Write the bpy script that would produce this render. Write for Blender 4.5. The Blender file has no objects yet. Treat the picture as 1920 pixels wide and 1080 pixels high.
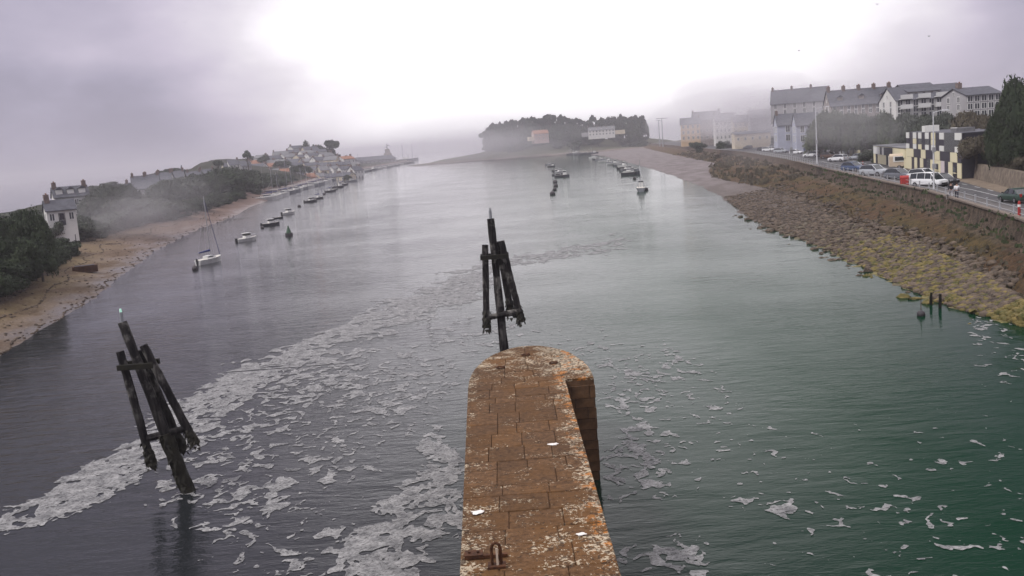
import bpy, math, random
import numpy as np
from mathutils import Vector, Matrix, Euler
random.seed(7); RNG = np.random.default_rng(7)
SC = bpy.context.scene
COL = SC.collection
PI = math.pi

# ---------------------------------------------------------------- camera
CAM_H, FPX, HY, ROLL = 13.5, 1800.0, 270.0, 0.075
_off = HY * math.cos(math.atan(ROLL))
PITCH = math.atan(_off / FPX); TH = -math.atan(ROLL)
cam_d = bpy.data.cameras.new('camera'); cam = bpy.data.objects.new('camera', cam_d); COL.objects.link(cam)
cam_d.sensor_width = 36.0; cam_d.lens = 36.0 * FPX / 1920.0
cam_d.clip_start = 0.2; cam_d.clip_end = 20000
MC = Matrix.Rotation(PI / 2 - PITCH, 4, 'X') @ Matrix.Rotation(TH, 4, 'Z')
cam.matrix_world = Matrix.Translation((0, 0, CAM_H)) @ MC
SC.camera = cam

# ---------------------------------------------------------------- view, world, sun
SC.render.engine = 'CYCLES'
SC.view_settings.view_transform = 'Standard'; SC.view_settings.look = 'None'
SC.view_settings.exposure = 0.0; SC.view_settings.gamma = 1.0
SC.view_settings.use_curve_mapping = False
SC.cycles.max_bounces = 6; SC.cycles.diffuse_bounces = 2; SC.cycles.glossy_bounces = 3
SC.cycles.transmission_bounces = 3; SC.cycles.volume_bounces = 2; SC.cycles.transparent_max_bounces = 6
SC.cycles.caustics_reflective = False; SC.cycles.caustics_refractive = False
SC.cycles.use_denoising = True
SUN_EL, SUN_AZ = math.radians(50), math.radians(-112)     # azimuth from +Y toward +X
W = bpy.data.worlds.new('World'); SC.world = W; W.use_nodes = True
nt = W.node_tree; nt.nodes.clear()
def N(t, **k):
    n = nt.nodes.new(t)
    for a, b in k.items(): setattr(n, a, b)
    return n
L = lambda a, b: nt.links.new(a, b)
wout = N('ShaderNodeOutputWorld')
sky = N('ShaderNodeTexSky', sky_type='NISHITA'); sky.sun_disc = False
sky.sun_elevation = SUN_EL; sky.sun_rotation = SUN_AZ
bg1 = N('ShaderNodeBackground'); bg1.inputs['Strength'].default_value = 0.1; L(sky.outputs[0], bg1.inputs[0])
tc = N('ShaderNodeTexCoord')
nrm = N('ShaderNodeVectorMath', operation='NORMALIZE'); L(tc.outputs['Generated'], nrm.inputs[0])
def lobe(az, el):
    d = N('ShaderNodeVectorMath', operation='DOT_PRODUCT'); L(nrm.outputs[0], d.inputs[0])
    a, e = math.radians(az), math.radians(el)
    d.inputs[1].default_value = (math.sin(a) * math.cos(e), math.cos(a) * math.cos(e), math.sin(e)); return d.outputs['Value']
def wmap(sock, a, b, c, d):
    m = N('ShaderNodeMapRange', interpolation_type='SMOOTHSTEP'); L(sock, m.inputs[0])
    for i, v in zip((1, 2, 3, 4), (a, b, c, d)): m.inputs[i].default_value = v
    return m.outputs[0]
def wmath(op, a, b):
    m = N('ShaderNodeMath', operation=op)
    for i, v in enumerate((a, b)):
        if hasattr(v, 'links'): L(v, m.inputs[i])
        else: m.inputs[i].default_value = v
    return m.outputs[0]
def wnoise(scale, detail, vs):
    mp = N('ShaderNodeMapping'); mp.inputs['Scale'].default_value = vs; mp.inputs['Location'].default_value = (1.35, 0.4, 0.2); L(nrm.outputs[0], mp.inputs[0])
    n = N('ShaderNodeTexNoise'); n.inputs['Scale'].default_value = scale; n.inputs['Detail'].default_value = detail
    n.inputs['Roughness'].default_value = 0.5; L(mp.outputs[0], n.inputs['Vector']); return n.outputs[0]
SKY_BASE, SKY_GLOW, SKY_ZEN = 0.48, 0.85, 1.1
glow = wmap(lobe(5, 9), math.cos(math.radians(26)), math.cos(math.radians(3)), 0.0, SKY_GLOW)
zen = wmap(lobe(0, 90), 0.35, 0.95, 0.0, SKY_ZEN)
n1 = wmap(wnoise(3.2, 5, (1, 1, 2.2)), 0.36, 0.68, -0.10, 0.12)
n2 = wmap(wnoise(9.0, 6, (1, 1, 1.7)), 0.4, 0.7, -0.05, 0.06)
val = wmath('ADD', wmath('ADD', wmath('ADD', glow, zen), wmath('ADD', n1, n2)), SKY_BASE)
vr = N('ShaderNodeValToRGB'); L(wmath('MULTIPLY', val, 0.8), vr.inputs[0])
e = vr.color_ramp.elements
e[0].position = 0.12; e[0].color = (0.20, 0.185, 0.25, 1)
e[1].position = 1.0; e[1].color = (1.5, 1.45, 1.49, 1)
for p, c in ((0.34, (0.43, 0.395, 0.51, 1)), (0.52, (0.65, 0.585, 0.71, 1)), (0.72, (0.92, 0.86, 0.93, 1))):
    el_ = e.new(p); el_.color = c
bg2 = N('ShaderNodeBackground'); L(vr.outputs[0], bg2.inputs[0]); bg2.inputs['Strength'].default_value = 1.0
mx = N('ShaderNodeMixShader'); mx.inputs[0].default_value = 0.94
L(bg1.outputs[0], mx.inputs[1]); L(bg2.outputs[0], mx.inputs[2]); L(mx.outputs[0], wout.inputs[0])
sun_d = bpy.data.lights.new('sun', 'SUN'); sun_d.energy = 2.2; sun_d.angle = math.radians(14); sun_d.color = (1, 0.96, 0.92)
sun = bpy.data.objects.new('sun', sun_d); COL.objects.link(sun)
_sd = Vector((math.sin(SUN_AZ) * math.cos(SUN_EL), math.cos(SUN_AZ) * math.cos(SUN_EL), math.sin(SUN_EL)))
sun.rotation_euler = _sd.to_track_quat('Z', 'Y').to_euler()

# ---------------------------------------------------------------- pixel <-> world (photo pixels, 1920x1080)
R3 = MC.to_3x3(); RN = np.array(R3)
def ray(px, py):
    return (R3 @ Vector(((px - 960) / FPX, (540 - py) / FPX, -1.0)))
def P(px, py, z=0.0):
    d = ray(px, py); t = (z - CAM_H) / d.z
    return Vector((d.x * t, d.y * t, z))
def topix(x, y, z):
    v = np.stack([x, y, z - CAM_H], -1) @ RN
    return 960 + FPX * v[..., 0] / -v[..., 2], 540 - FPX * v[..., 1] / -v[..., 2]
def at_depth(px, y, guess_py=300):          # x for a pixel column near the horizon band at depth y
    d = ray(px, guess_py); return d.x / d.y * y
def z_for(px, py, y):
    d = ray(px, py); return CAM_H + d.z / d.y * y
def hit(px, py, H, y0=30, y1=2000):
    d = ray(px, py); y = y0
    while y < y1:
        t = y / d.y
        if CAM_H + d.z * t <= H(d.x * t, y): break
        y *= 1.004
    t = y / d.y; return Vector((d.x * t, y, H(d.x * t, y)))
def horizon(px): return HY - ROLL * (px - 960)

# ---------------------------------------------------------------- noise (numpy)
def _hash(ix, iy, s):
    h = (ix.astype(np.int64) * 374761393 + iy.astype(np.int64) * 668265263 + s * 1442695041) & 0x7fffffff
    h = ((h ^ (h >> 13)) * 1274126177) & 0x7fffffff
    return ((h ^ (h >> 16)) & 0xffff) / 65535.0
def vnoise(x, y, s=0):
    ix, iy = np.floor(x), np.floor(y); fx, fy = x - ix, y - iy
    fx = fx * fx * (3 - 2 * fx); fy = fy * fy * (3 - 2 * fy)
    a, b, c, d = _hash(ix, iy, s), _hash(ix + 1, iy, s), _hash(ix, iy + 1, s), _hash(ix + 1, iy + 1, s)
    return (a * (1 - fx) + b * fx) * (1 - fy) + (c * (1 - fx) + d * fx) * fy
def fbm(x, y, o=4, s=0):
    r = 0; a = 0.5; t = 0
    for k in range(o):
        r = r + a * vnoise(x, y, s + k); t += a; a *= 0.5; x = x * 2.03 + 11.3; y = y * 2.03 + 5.7
    return r / t

# ---------------------------------------------------------------- materials
MATS = {}
def mat(name, c1, c2=None, scale=2.0, rough=0.85, bump=0.0, bscale=None, metal=0.0, spec=0.3, detail=6, lo=0.35, hi=0.65, bdist=0.03, vs=(1, 1, 1), coord='Object'):
    if name in MATS: return MATS[name]
    m = bpy.data.materials.new(name); m.use_nodes = True; t = m.node_tree; n = t.nodes; b = n['Principled BSDF']
    b.inputs['Roughness'].default_value = rough; b.inputs['Metallic'].default_value = metal
    b.inputs['Specular IOR Level'].default_value = spec
    b.inputs['Base Color'].default_value = (*c1, 1)
    if c2 or bump:
        tcn = n.new('ShaderNodeTexCoord'); mp = n.new('ShaderNodeMapping'); mp.inputs['Scale'].default_value = vs
        t.links.new(tcn.outputs[coord], mp.inputs[0])
    if c2:
        no = n.new('ShaderNodeTexNoise'); no.inputs['Scale'].default_value = scale; no.inputs['Detail'].default_value = detail
        no.inputs['Roughness'].default_value = 0.62
        t.links.new(mp.outputs[0], no.inputs['Vector'])
        cr = n.new('ShaderNodeValToRGB'); cr.color_ramp.elements[0].position = lo; cr.color_ramp.elements[1].position = hi
        cr.color_ramp.elements[0].color = (*c1, 1); cr.color_ramp.elements[1].color = (*c2, 1)
        t.links.new(no.outputs[0], cr.inputs[0]); t.links.new(cr.outputs[0], b.inputs['Base Color'])
    if bump:
        nb = n.new('ShaderNodeTexNoise'); nb.inputs['Scale'].default_value = bscale or scale * 3; nb.inputs['Detail'].default_value = 8
        t.links.new(mp.outputs[0], nb.inputs['Vector'])
        bp = n.new('ShaderNodeBump'); bp.inputs['Strength'].default_value = bump; bp.inputs['Distance'].default_value = bdist
        t.links.new(nb.outputs[0], bp.inputs['Height']); t.links.new(bp.outputs[0], b.inputs['Normal'])
    MATS[name] = m; return m
class G:                                    # tiny node-graph helper for the richer materials
    def __init__(s, name):
        s.m = bpy.data.materials.new(name); s.m.use_nodes = True; s.t = s.m.node_tree; s.b = s.t.nodes['Principled BSDF']; MATS[name] = s.m
        s.geo = s.n('ShaderNodeNewGeometry')
    def n(s, ty, **k):
        x = s.t.nodes.new(ty)
        for a, b in k.items(): setattr(x, a, b)
        return x
    def l(s, a, b): s.t.links.new(a, b)
    def pos(s, vs=(1, 1, 1), rot=(0, 0, 0)):
        m = s.n('ShaderNodeMapping'); m.inputs['Scale'].default_value = vs; m.inputs['Rotation'].default_value = rot
        s.l(s.geo.outputs['Position'], m.inputs[0]); return m.outputs[0]
    def noise(s, scale, detail=5, vs=(1, 1, 1), rough=0.6, rot=(0, 0, 0), dist=0.0):
        x = s.n('ShaderNodeTexNoise'); x.inputs['Scale'].default_value = scale; x.inputs['Detail'].default_value = detail
        x.inputs['Roughness'].default_value = rough; x.inputs['Distortion'].default_value = dist
        s.l(s.pos(vs, rot), x.inputs['Vector']); return x.outputs[0]
    def vor(s, scale, vs=(1, 1, 1), feature='F1', out=0):
        x = s.n('ShaderNodeTexVoronoi', feature=feature); x.inputs['Scale'].default_value = scale
        s.l(s.pos(vs), x.inputs['Vector']); return x.outputs[out]
    def rng(s, v, a, b, c=0.0, d=1.0):
        m = s.n('ShaderNodeMapRange'); m.clamp = True; s.l(v, m.inputs[0])
        for i, q in zip((1, 2, 3, 4), (a, b, c, d)): m.inputs[i].default_value = q
        return m.outputs[0]
    def xyz(s):
        x = s.n('ShaderNodeSeparateXYZ'); s.l(s.geo.outputs['Position'], x.inputs[0]); return x.outputs
    def ma(s, op, a, b):
        m = s.n('ShaderNodeMath', operation=op)
        for i, v in enumerate((a, b)):
            if hasattr(v, 'links'): s.l(v, m.inputs[i])
            else: m.inputs[i].default_value = v
        return m.outputs[0]
    def mix(s, f, a, b):
        m = s.n('ShaderNodeMix', data_type='RGBA')
        if hasattr(f, 'links'): s.l(f, m.inputs[0])
        else: m.inputs[0].default_value = f
        for i, v in ((6, a), (7, b)):
            if hasattr(v, 'links'): s.l(v, m.inputs[i])
            else: m.inputs[i].default_value = (*v, 1)
        return m.outputs[2]
    def bump(s, h, strength, dist, prev=None):
        b = s.n('ShaderNodeBump'); b.inputs['Strength'].default_value = strength; b.inputs['Distance'].default_value = dist
        s.l(h, b.inputs['Height'])
        if prev is not None: s.l(prev, b.inputs['Normal'])
        return b.outputs[0]
    def done(s, col, normal=None, rough=0.85, spec=0.3):
        s.l(col, s.b.inputs['Base Color'])
        if normal is not None: s.l(normal, s.b.inputs['Normal'])
        if hasattr(rough, 'links'): s.l(rough, s.b.inputs['Roughness'])
        else: s.b.inputs['Roughness'].default_value = rough
        s.b.inputs['Specular IOR Level'].default_value = spec
        return s.m

# ---------------------------------------------------------------- mesh building
class MB:
    def __init__(s): s.v = []; s.f = []; s.mi = []; s.mats = []
    def _m(s, m):
        if m not in s.mats: s.mats.append(m)
        return s.mats.index(m)
    def add(s, vs, fs, m, M=None):
        o = len(s.v); k = s._m(m)
        for p in vs: s.v.append(tuple(M @ Vector(p)) if M is not None else tuple(p))
        for f in fs: s.f.append(tuple(i + o for i in f)); s.mi.append(k)
        return s
    def box(s, c, d, m, M=None, rz=0, taper=1.0):
        x, y, z = d[0] / 2, d[1] / 2, d[2] / 2
        T = Matrix.Translation(c) @ Matrix.Rotation(rz, 4, 'Z')
        if M is not None: T = M @ T
        t = taper
        vs = [(-x, -y, -z), (x, -y, -z), (x, y, -z), (-x, y, -z), (-x * t, -y * t, z), (x * t, -y * t, z), (x * t, y * t, z), (-x * t, y * t, z)]
        return s.add(vs, [(0, 3, 2, 1), (4, 5, 6, 7), (0, 1, 5, 4), (1, 2, 6, 5), (2, 3, 7, 6), (3, 0, 4, 7)], m, T)
    def tube(s, a, b, r0, r1, m, n=8, M=None, cap=True):
        a, b = Vector(a), Vector(b); q = (b - a).to_track_quat('Z', 'Y').to_matrix()
        vs = []
        for p, r in ((a, r0), (b, r1)):
            for i in range(n):
                an = 2 * PI * i / n; vs.append(p + q @ Vector((r * math.cos(an), r * math.sin(an), 0)))
        fs = [(i, (i + 1) % n, n + (i + 1) % n, n + i) for i in range(n)]
        if cap: fs += [tuple(range(n - 1, -1, -1)), tuple(range(n, 2 * n))]
        return s.add(vs, fs, m, M)
    def path(s, pts, rs, m, n=8, M=None):
        for i in range(len(pts) - 1): s.tube(pts[i], pts[i + 1], rs[i], rs[i + 1], m, n, M)
        return s
    def loft(s, rings, m, closed=True, caps=True, M=None):
        k = len(rings[0]); vs = [p for r in rings for p in r]; fs = []
        for i in range(len(rings) - 1):
            for j in range(k if closed else k - 1):
                j2 = (j + 1) % k; fs.append((i * k + j, i * k + j2, (i + 1) * k + j2, (i + 1) * k + j))
        if caps: fs += [tuple(range(k - 1, -1, -1)), tuple((len(rings) - 1) * k + j for j in range(k))]
        return s.add(vs, fs, m, M)
    def prism(s, poly, z0, z1, m, M=None):
        n = len(poly); vs = [(x, y, z0) for x, y in poly] + [(x, y, z1) for x, y in poly]
        fs = [tuple(range(n - 1, -1, -1)), tuple(range(n, 2 * n))] + [(i, (i + 1) % n, n + (i + 1) % n, n + i) for i in range(n)]
        return s.add(vs, fs, m, M)
    def mesh(s, name, smooth=False):
        me = bpy.data.meshes.new(name); me.from_pydata(s.v, [], s.f)
        for m in s.mats: me.materials.append(m)
        if len(s.mats) > 1: me.polygons.foreach_set('material_index', s.mi)
        if smooth: me.polygons.foreach_set('use_smooth', [True] * len(s.f))
        me.update(); return me
    def build(s, name, parent=None, loc=(0, 0, 0), rot=None, smooth=False):
        return link(name, s.mesh(name, smooth), parent, loc, rot)
def link(name, me, parent=None, loc=(0, 0, 0), rot=None, scale=None):
    o = bpy.data.objects.new(name, me); COL.objects.link(o); o.parent = parent; o.location = loc
    if rot is not None: o.rotation_euler = rot
    if scale is not None: o.scale = scale
    return o
def tag(o, label=None, cat=None, group=None, kind=None):
    if label: o['label'] = label
    if cat: o['category'] = cat
    if group: o['group'] = group
    if kind: o['kind'] = kind
    return o
def thing(name, label, cat, loc=(0, 0, 0), rz=0.0, group=None):
    o = bpy.data.objects.new(name, None); COL.objects.link(o); o.location = loc; o.rotation_euler = (0, 0, rz)
    o.empty_display_size = 0.3
    return tag(o, label, cat, group)
def gridmesh(name, X, Y, Z, m, smooth=True):
    r, c = X.shape; vs = np.stack([X, Y, Z], -1).reshape(-1, 3)
    i = np.arange(r * c).reshape(r, c)
    f = np.stack([i[:-1, :-1], i[:-1, 1:], i[1:, 1:], i[1:, :-1]], -1).reshape(-1, 4)
    return npmesh(name, vs, f, m, smooth)
def npmesh(name, vs, f, m, smooth=False):
    me = bpy.data.meshes.new(name); vs = np.asarray(vs, dtype=np.float32); f = np.asarray(f, dtype=np.int32); k = f.shape[1]
    me.vertices.add(len(vs)); me.vertices.foreach_set('co', vs.ravel())
    me.loops.add(f.size); me.loops.foreach_set('vertex_index', f.ravel())
    me.polygons.add(len(f)); me.polygons.foreach_set('loop_start', np.arange(0, f.size, k, dtype=np.int32))
    if smooth: me.polygons.foreach_set('use_smooth', np.ones(len(f), dtype=bool))
    me.materials.append(m); me.update(calc_edges=True); me.validate(); return me

# ================================================================ terrain functions
WL = [(-260, 850), (-120, 755), (0, 668), (60, 628), (115, 598), (178, 560), (224, 519), (267, 489), (289, 471), (337, 447), (368, 431), (385, 425), (420, 413), (446, 402), (467, 389), (520, 369), (555, 358), (588, 349), (638, 331), (684, 321), (741, 310), (774, 303)]
_wl = [P(*p) for p in WL]; LY = np.array([p.y for p in _wl]); LX = np.array([p.x for p in _wl])
_o = np.argsort(LY); LY, LX = LY[_o], LX[_o]
def XL(y): return np.interp(y, LY, LX)
def HLn(x, y):
    t = XL(y) - x; s = np.clip((y - 60) / 300, 0, 1)
    bw = np.interp(y, [50, 100, 150, 180, 210, 245, 300, 420, 600, 1300], [5, 7.5, 15, 17, 14, 9, 8, 10, 10, 8])     # beach width
    z = np.interp(t / bw, [-1.5, -0.3, 0, 1.0, 1.18, 1.6], [-1.8, -0.5, 0, 2.0, 3.1, 3.6])
    hill = np.interp(y, [0, 150, 300, 430, 520, 620, 760, 850, 950, 1300], [0.3, 1.0, 2.0, 5, 10, 14, 15, 8, 1.5, 0.5])
    z = z + hill * np.clip((t - bw * 1.3) / 75.0, 0, 1) ** 0.8
    wl_ = np.interp(y, [50, 150, 300, 420, 560, 700, 900, 1300], [45, 50, 60, 72, 66, 82, 60, 40]); z = z - np.clip((t - bw - wl_) / 25.0, 0, 1) * (z + 1.5)
    z = z + np.where(t > 0, (fbm(x * 0.09, y * 0.09, 3, 5) - 0.5) * 0.9 * np.clip(t / 6, 0, 1), 0)
    z = z + (fbm(x * 0.5, y * 0.5, 3, 15) - 0.5) * 0.22
    return z
def HL(x, y): return float(HLn(np.array([x]), np.array([y]))[0])
WR = [(1130, 292), (1180, 305), (1240, 322), (1306, 345), (1351, 367), (1394, 399), (1442, 428), (1520, 455), (1600, 492), (1700, 540), (1760, 567), (1830, 588), (1920, 612), (2080, 665), (2300, 760)]
QR = [(1215, 268), (1300, 277), (1400, 286), (1480, 300), (1560, 320), (1672, 345), (1747, 361), (1920, 413), (2100, 480), (2300, 570)]
QZ = 4.0
_w = [P(*p) for p in WR]; WYs = np.array([p.y for p in _w])[::-1]; WXs = np.array([p.x for p in _w])[::-1]
_q = [P(*p, QZ) for p in QR]; QYs = np.array([p.y for p in _q])[::-1]; QXs = np.array([p.x for p in _q])[::-1]
def XW(y): return np.interp(y, WYs, WXs)
def XQ(y): return np.interp(y, QYs, QXs)
TOE = [(1371, 341), (1427, 352), (1502, 379), (1560, 407), (1635, 434), (1719, 456), (1766, 477), (1920, 560)]
_t = [P(*p, 1.0) for p in TOE]; TYs = np.array([p.y for p in _t])[::-1]; TXs = np.array([p.x for p in _t])[::-1]
def XT(y):
    y = np.asarray(y, float); base = np.interp(y, TYs, TXs)
    lo, hi = XW(y) + 2.0, XQ(y) - 5.0
    far = np.clip((y - 230) / 120, 0, 1)
    base = base * (1 - far) + (XQ(y) - 12) * far
    return np.minimum(np.maximum(base, lo), hi)
XBp = ([50, 80, 107, 133, 168, 215, 300, 450, 700, 1000], [50, 51.5, 57, 64, 72, 85, 106, 128, 152, 175])
def XB(y): return np.interp(y, *XBp)
def HRn(x, y):
    t = x - XB(y) - 1.5
    step = np.interp(y, [0, 128, 136, 2000], [2.0, 2.0, 0.3, 0.3])
    top = np.interp(y, [50, 130, 200, 300, 450, 700], [6, 7, 8.5, 8.5, 5, 3])
    return QZ - 0.02 + step * np.clip(t / 0.6, 0, 1) + top * np.clip((t - 3) / 32.0, 0, 1) + np.where(t > 1, (fbm(x * .12, y * .12, 3, 9) - .5) * .8, 0)
def HR(x, y):
    if x < float(XB(y)): return QZ
    return float(HRn(np.array([x]), np.array([y]))[0])

# ================================================================ water
g = G('sea_water')
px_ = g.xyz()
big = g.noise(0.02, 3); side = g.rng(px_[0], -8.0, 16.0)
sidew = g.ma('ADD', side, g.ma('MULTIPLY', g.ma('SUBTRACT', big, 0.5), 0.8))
wcol = g.mix(g.rng(sidew, 0.1, 0.9), (0.014, 0.016, 0.018), (0.0025, 0.024, 0.011))
rip = g.noise(1.9, 4, (0.55, 1.35, 1), 0.6, (0, 0, 0.25), 0.3)
rip2 = g.noise(6.5, 3, (0.6, 1.5, 1), 0.5, (0, 0, -0.2))
swell = g.noise(0.16, 3, (1, 1, 1), 0.5)
amp = g.rng(g.noise(0.035, 3, (0.6, 1.6, 1), 0.5, (0, 0, 0.4)), 0.42, 0.62, 0.25, 1.0)
left = g.rng(px_[0], 3.0, -14.0, 0.42, 0.85)
h = g.ma('ADD', g.ma('MULTIPLY', g.ma('MULTIPLY', rip, amp), left), g.ma('MULTIPLY', g.ma('MULTIPLY', rip2, 0.22), left))
rip0 = g.noise(0.75, 4, (0.5, 1.5, 1), 0.55, (0, 0, 0.1), 0.4)
h = g.ma('ADD', h, g.ma('MULTIPLY', g.ma('MULTIPLY', rip0, g.rng(px_[0], 0.0, -16.0, 0.5, 1.5)), g.rng(g.noise(0.05, 3), 0.4, 0.6, 0.5, 1.5)))
h = g.ma('MULTIPLY', h, g.ma('MULTIPLY', g.rng(px_[0], 20.0, 29.0, 1.0, 0.4), g.rng(px_[0], -30.0, -37.0, 1.0, 0.5))); nn = g.bump(h, 1.0, 0.085); nn = g.bump(swell, 0.35, 0.25, nn)
water_m = g.done(wcol, nn, 0.04, 0.24); g.l(g.rng(sidew, 0.0, 1.0, 0.32, 0.05), g.b.inputs['Specular IOR Level']); g.b.inputs['IOR'].default_value = 1.333  # sky sheen painted in: reflection strength set by position, weakening toward the right
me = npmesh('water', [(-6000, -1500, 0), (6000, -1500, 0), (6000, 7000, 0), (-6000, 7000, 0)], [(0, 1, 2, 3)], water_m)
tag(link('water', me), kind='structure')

# ================================================================ left bank
g = G('beach_sand'); q = g.xyz()
streak = g.noise(0.28, 6, (1.0, 0.28, 1), 0.65, (0, 0, 0.15)); fine = g.noise(3.0, 6, rough=0.7)
zt = g.ma('ADD', q[2], g.ma('MULTIPLY', g.ma('SUBTRACT', streak, 0.5), 1.6))
c = g.mix(g.rng(zt, 0.05, 0.55), (0.085, 0.072, 0.072), (0.12, 0.085, 0.06))
c = g.mix(g.rng(zt, 0.5, 1.2), c, (0.125, 0.088, 0.040))
c = g.mix(g.rng(streak, 0.49, 0.58), c, (0.075, 0.045, 0.022))
c = g.mix(g.rng(zt, 1.75, 2.1), c, (0.050, 0.038, 0.036))
c = g.mix(g.rng(fine, 0.56, 0.72), c, (0.30, 0.23, 0.17))
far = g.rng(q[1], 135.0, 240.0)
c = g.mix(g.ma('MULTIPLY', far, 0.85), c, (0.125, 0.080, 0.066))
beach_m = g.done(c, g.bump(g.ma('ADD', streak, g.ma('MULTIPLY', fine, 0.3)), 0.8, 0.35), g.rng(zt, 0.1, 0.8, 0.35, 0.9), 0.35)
g = G('bank_ground'); f1 = g.noise(0.22, 6); f2 = g.noise(2.0, 5)
c = g.mix(g.rng(f1, 0.4, 0.6), (0.014, 0.020, 0.010), (0.036, 0.034, 0.020)); c = g.mix(g.rng(f2, 0.62, 0.8), c, (0.10, 0.085, 0.065))
bank_m = g.done(c, g.bump(f2, 0.7, 0.2), 0.95, 0.1)
ys = np.concatenate([np.linspace(50, 140, 100), np.linspace(141, 320, 100), np.linspace(324, 1310, 140)])
def left_strip(name, t0, t1, n, m, kind='structure'):
    a = np.linspace(0, 1, n)[None, :]; yy = ys[:, None] + 0 * a
    bw = np.interp(yy, [50, 100, 150, 180, 210, 245, 300, 420, 600, 1300], [5, 7.5, 15, 17, 14, 9, 8, 10, 10, 8])
    T = t0(bw) + (t1(bw) - t0(bw)) * a; XX = XL(yy) - T; ZZ = HLn(XX, yy)
    tag(link(name, gridmesh(name, XX, yy, ZZ, m)), kind=kind)
left_strip('beach', lambda b: -b * 1.2, lambda b: b * 1.12, 70, beach_m)
left_strip('hillside', lambda b: b * 1.12, lambda b: b * 1.12 + 420, 60, bank_m)

# ================================================================ right bank: beach, sloped wall, quay
g = G('rocky_beach'); q = g.xyz()
b1 = g.noise(0.35, 5); b2 = g.noise(2.2, 6, rough=0.7)
c = g.mix(g.rng(b2, 0.38, 0.62), (0.030, 0.022, 0.018), (0.11, 0.082, 0.062))
algae = g.ma('MULTIPLY', g.rng(q[1], 135.0, 92.0), g.rng(b1, 0.33, 0.52))
c = g.mix(algae, c, g.mix(g.rng(b2, 0.4, 0.6), (0.050, 0.058, 0.012), (0.20, 0.155, 0.05)))
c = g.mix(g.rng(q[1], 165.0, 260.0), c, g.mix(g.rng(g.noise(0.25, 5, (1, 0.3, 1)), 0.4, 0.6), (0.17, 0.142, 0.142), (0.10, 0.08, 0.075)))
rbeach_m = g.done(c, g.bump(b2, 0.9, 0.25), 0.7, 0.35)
g = G('weedy_wall_stone'); q = g.xyz()
w1 = g.noise(0.5, 6); w2 = g.noise(1.1, 8, rough=0.8); w3 = g.noise(0.13, 5, (1, 0.5, 1), 0.7)
vz = g.vor(1.6, (1, 1, 2.2), 'DISTANCE_TO_EDGE')
c = g.mix(g.rng(w2, 0.38, 0.64), (0.040, 0.022, 0.010), (0.135, 0.078, 0.038))
c = g.mix(g.rng(w3, 0.45, 0.60), c, g.mix(g.rng(w2, 0.4, 0.62), (0.034, 0.028, 0.008), (0.12, 0.08, 0.028)))
c = g.mix(g.ma('MULTIPLY', g.rng(q[2], 2.3, 2.7), 0.8), c, g.mix(g.rng(w2, 0.4, 0.66), (0.05, 0.036, 0.028), (0.22, 0.17, 0.135)))
c = g.mix(g.ma('MULTIPLY', g.rng(vz, 0.07, 0.0), 0.55), c, (0.03, 0.022, 0.016))
wall_m = g.done(c, g.bump(w2, 1.0, 0.4, g.bump(vz, 0.6, 0.12)), 0.9, 0.2)
yr = np.concatenate([np.linspace(42, 200, 240), np.linspace(202, 420, 110), np.linspace(426, 1000, 60)])
def rs(cols, name, m, kind='structure', label=None, cat=None, rough=0.0, seed=1):
    X, Y, Z = [], [], []
    for k, (fx, fz) in enumerate(cols):
        X.append(fx(yr)); Y.append(yr + 0); Z.append(fz(yr))
    X, Y, Z = (np.stack(a, 1) for a in (X, Y, Z))
    if rough:
        Z = Z + (fbm(X * 0.9, Y * 0.9, 4, seed) - 0.5) * rough; X = X + (fbm(Y * 0.7, Z * 1.1 + X, 3, seed + 3) - 0.5) * rough * 0.5
    o = link(name, gridmesh(name, X, Y, Z, m)); tag(o, label, cat, kind=kind); return o
def lerpc(fa, za, fb, zb, n, ends=True):
    return [((lambda y, u=u: fa(y) * (1 - u) + fb(y) * u), (lambda y, u=u: y * 0 + za * (1 - u) + zb * u)) for u in np.linspace(0, 1, n)[(0 if ends else 1):]]
rs(lerpc(lambda y: XW(y) - 14, -1.6, XW, 0.02, 12) + lerpc(XW, 0.02, XT, 1.0, 34, False) + lerpc(XT, 1.0, lambda y: XT(y) + 1, 0.9, 2, False), 'rocky_beach', rbeach_m, rough=0.35)
XLg = lambda y: XQ(y) - 2.6
o = rs(lerpc(XT, 0.7, XLg, 2.5, 22) + lerpc(XLg, 2.5, lambda y: XQ(y) - 1.3, 2.62, 4, False) , 'sloping_sea_wall', wall_m, None, 'long brown weed-covered sloping sea wall below the right quay', 'sea wall', rough=0.6, seed=4)
o = rs(lerpc(lambda y: XQ(y) - 1.32, 2.3, lambda y: XQ(y) - 1.0, 3.3, 6) + lerpc(lambda y: XQ(y) - 1.0, 3.3, lambda y: XQ(y) - 0.85, QZ + 0.32, 4, False) , 'quay_wall', wall_m, None, 'upright rough stone quay wall under the metal railing', 'quay wall', rough=0.16, seed=8)
# coping stones along the quay edge, each a piece
cop_m = mat('coping_stone', (0.09, 0.07, 0.058), (0.22, 0.18, 0.15), 1.5, 0.9, 0.6)
y = 70.0; QW = o
cnt = 0
while y < 230 and cnt < 150:
    Lc = 1.1 + random.random() * 0.3
    x0, x1 = float(XQ(y)), float(XQ(y + Lc)); a = math.atan2(x1 - x0, Lc)
    MB().box((0, 0, 0), (0.55, Lc * 0.97 / math.cos(a), 0.16), cop_m).build('coping_stone', QW, ((x0 + x1) / 2 - 0.75, y + Lc / 2, QZ + 0.38 + random.uniform(-.015, .015)), (0, 0, -a))
    y += Lc; cnt += 1
asph = mat('asphalt', (0.045, 0.045, 0.05), (0.085, 0.082, 0.085), 0.6, 0.8, 0.4, 20)
pave = mat('pavement_concrete', (0.085, 0.078, 0.078), (0.15, 0.14, 0.135), 0.8, 0.9, 0.4, 12)
XP = lambda y: XQ(y) + 2.4
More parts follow.
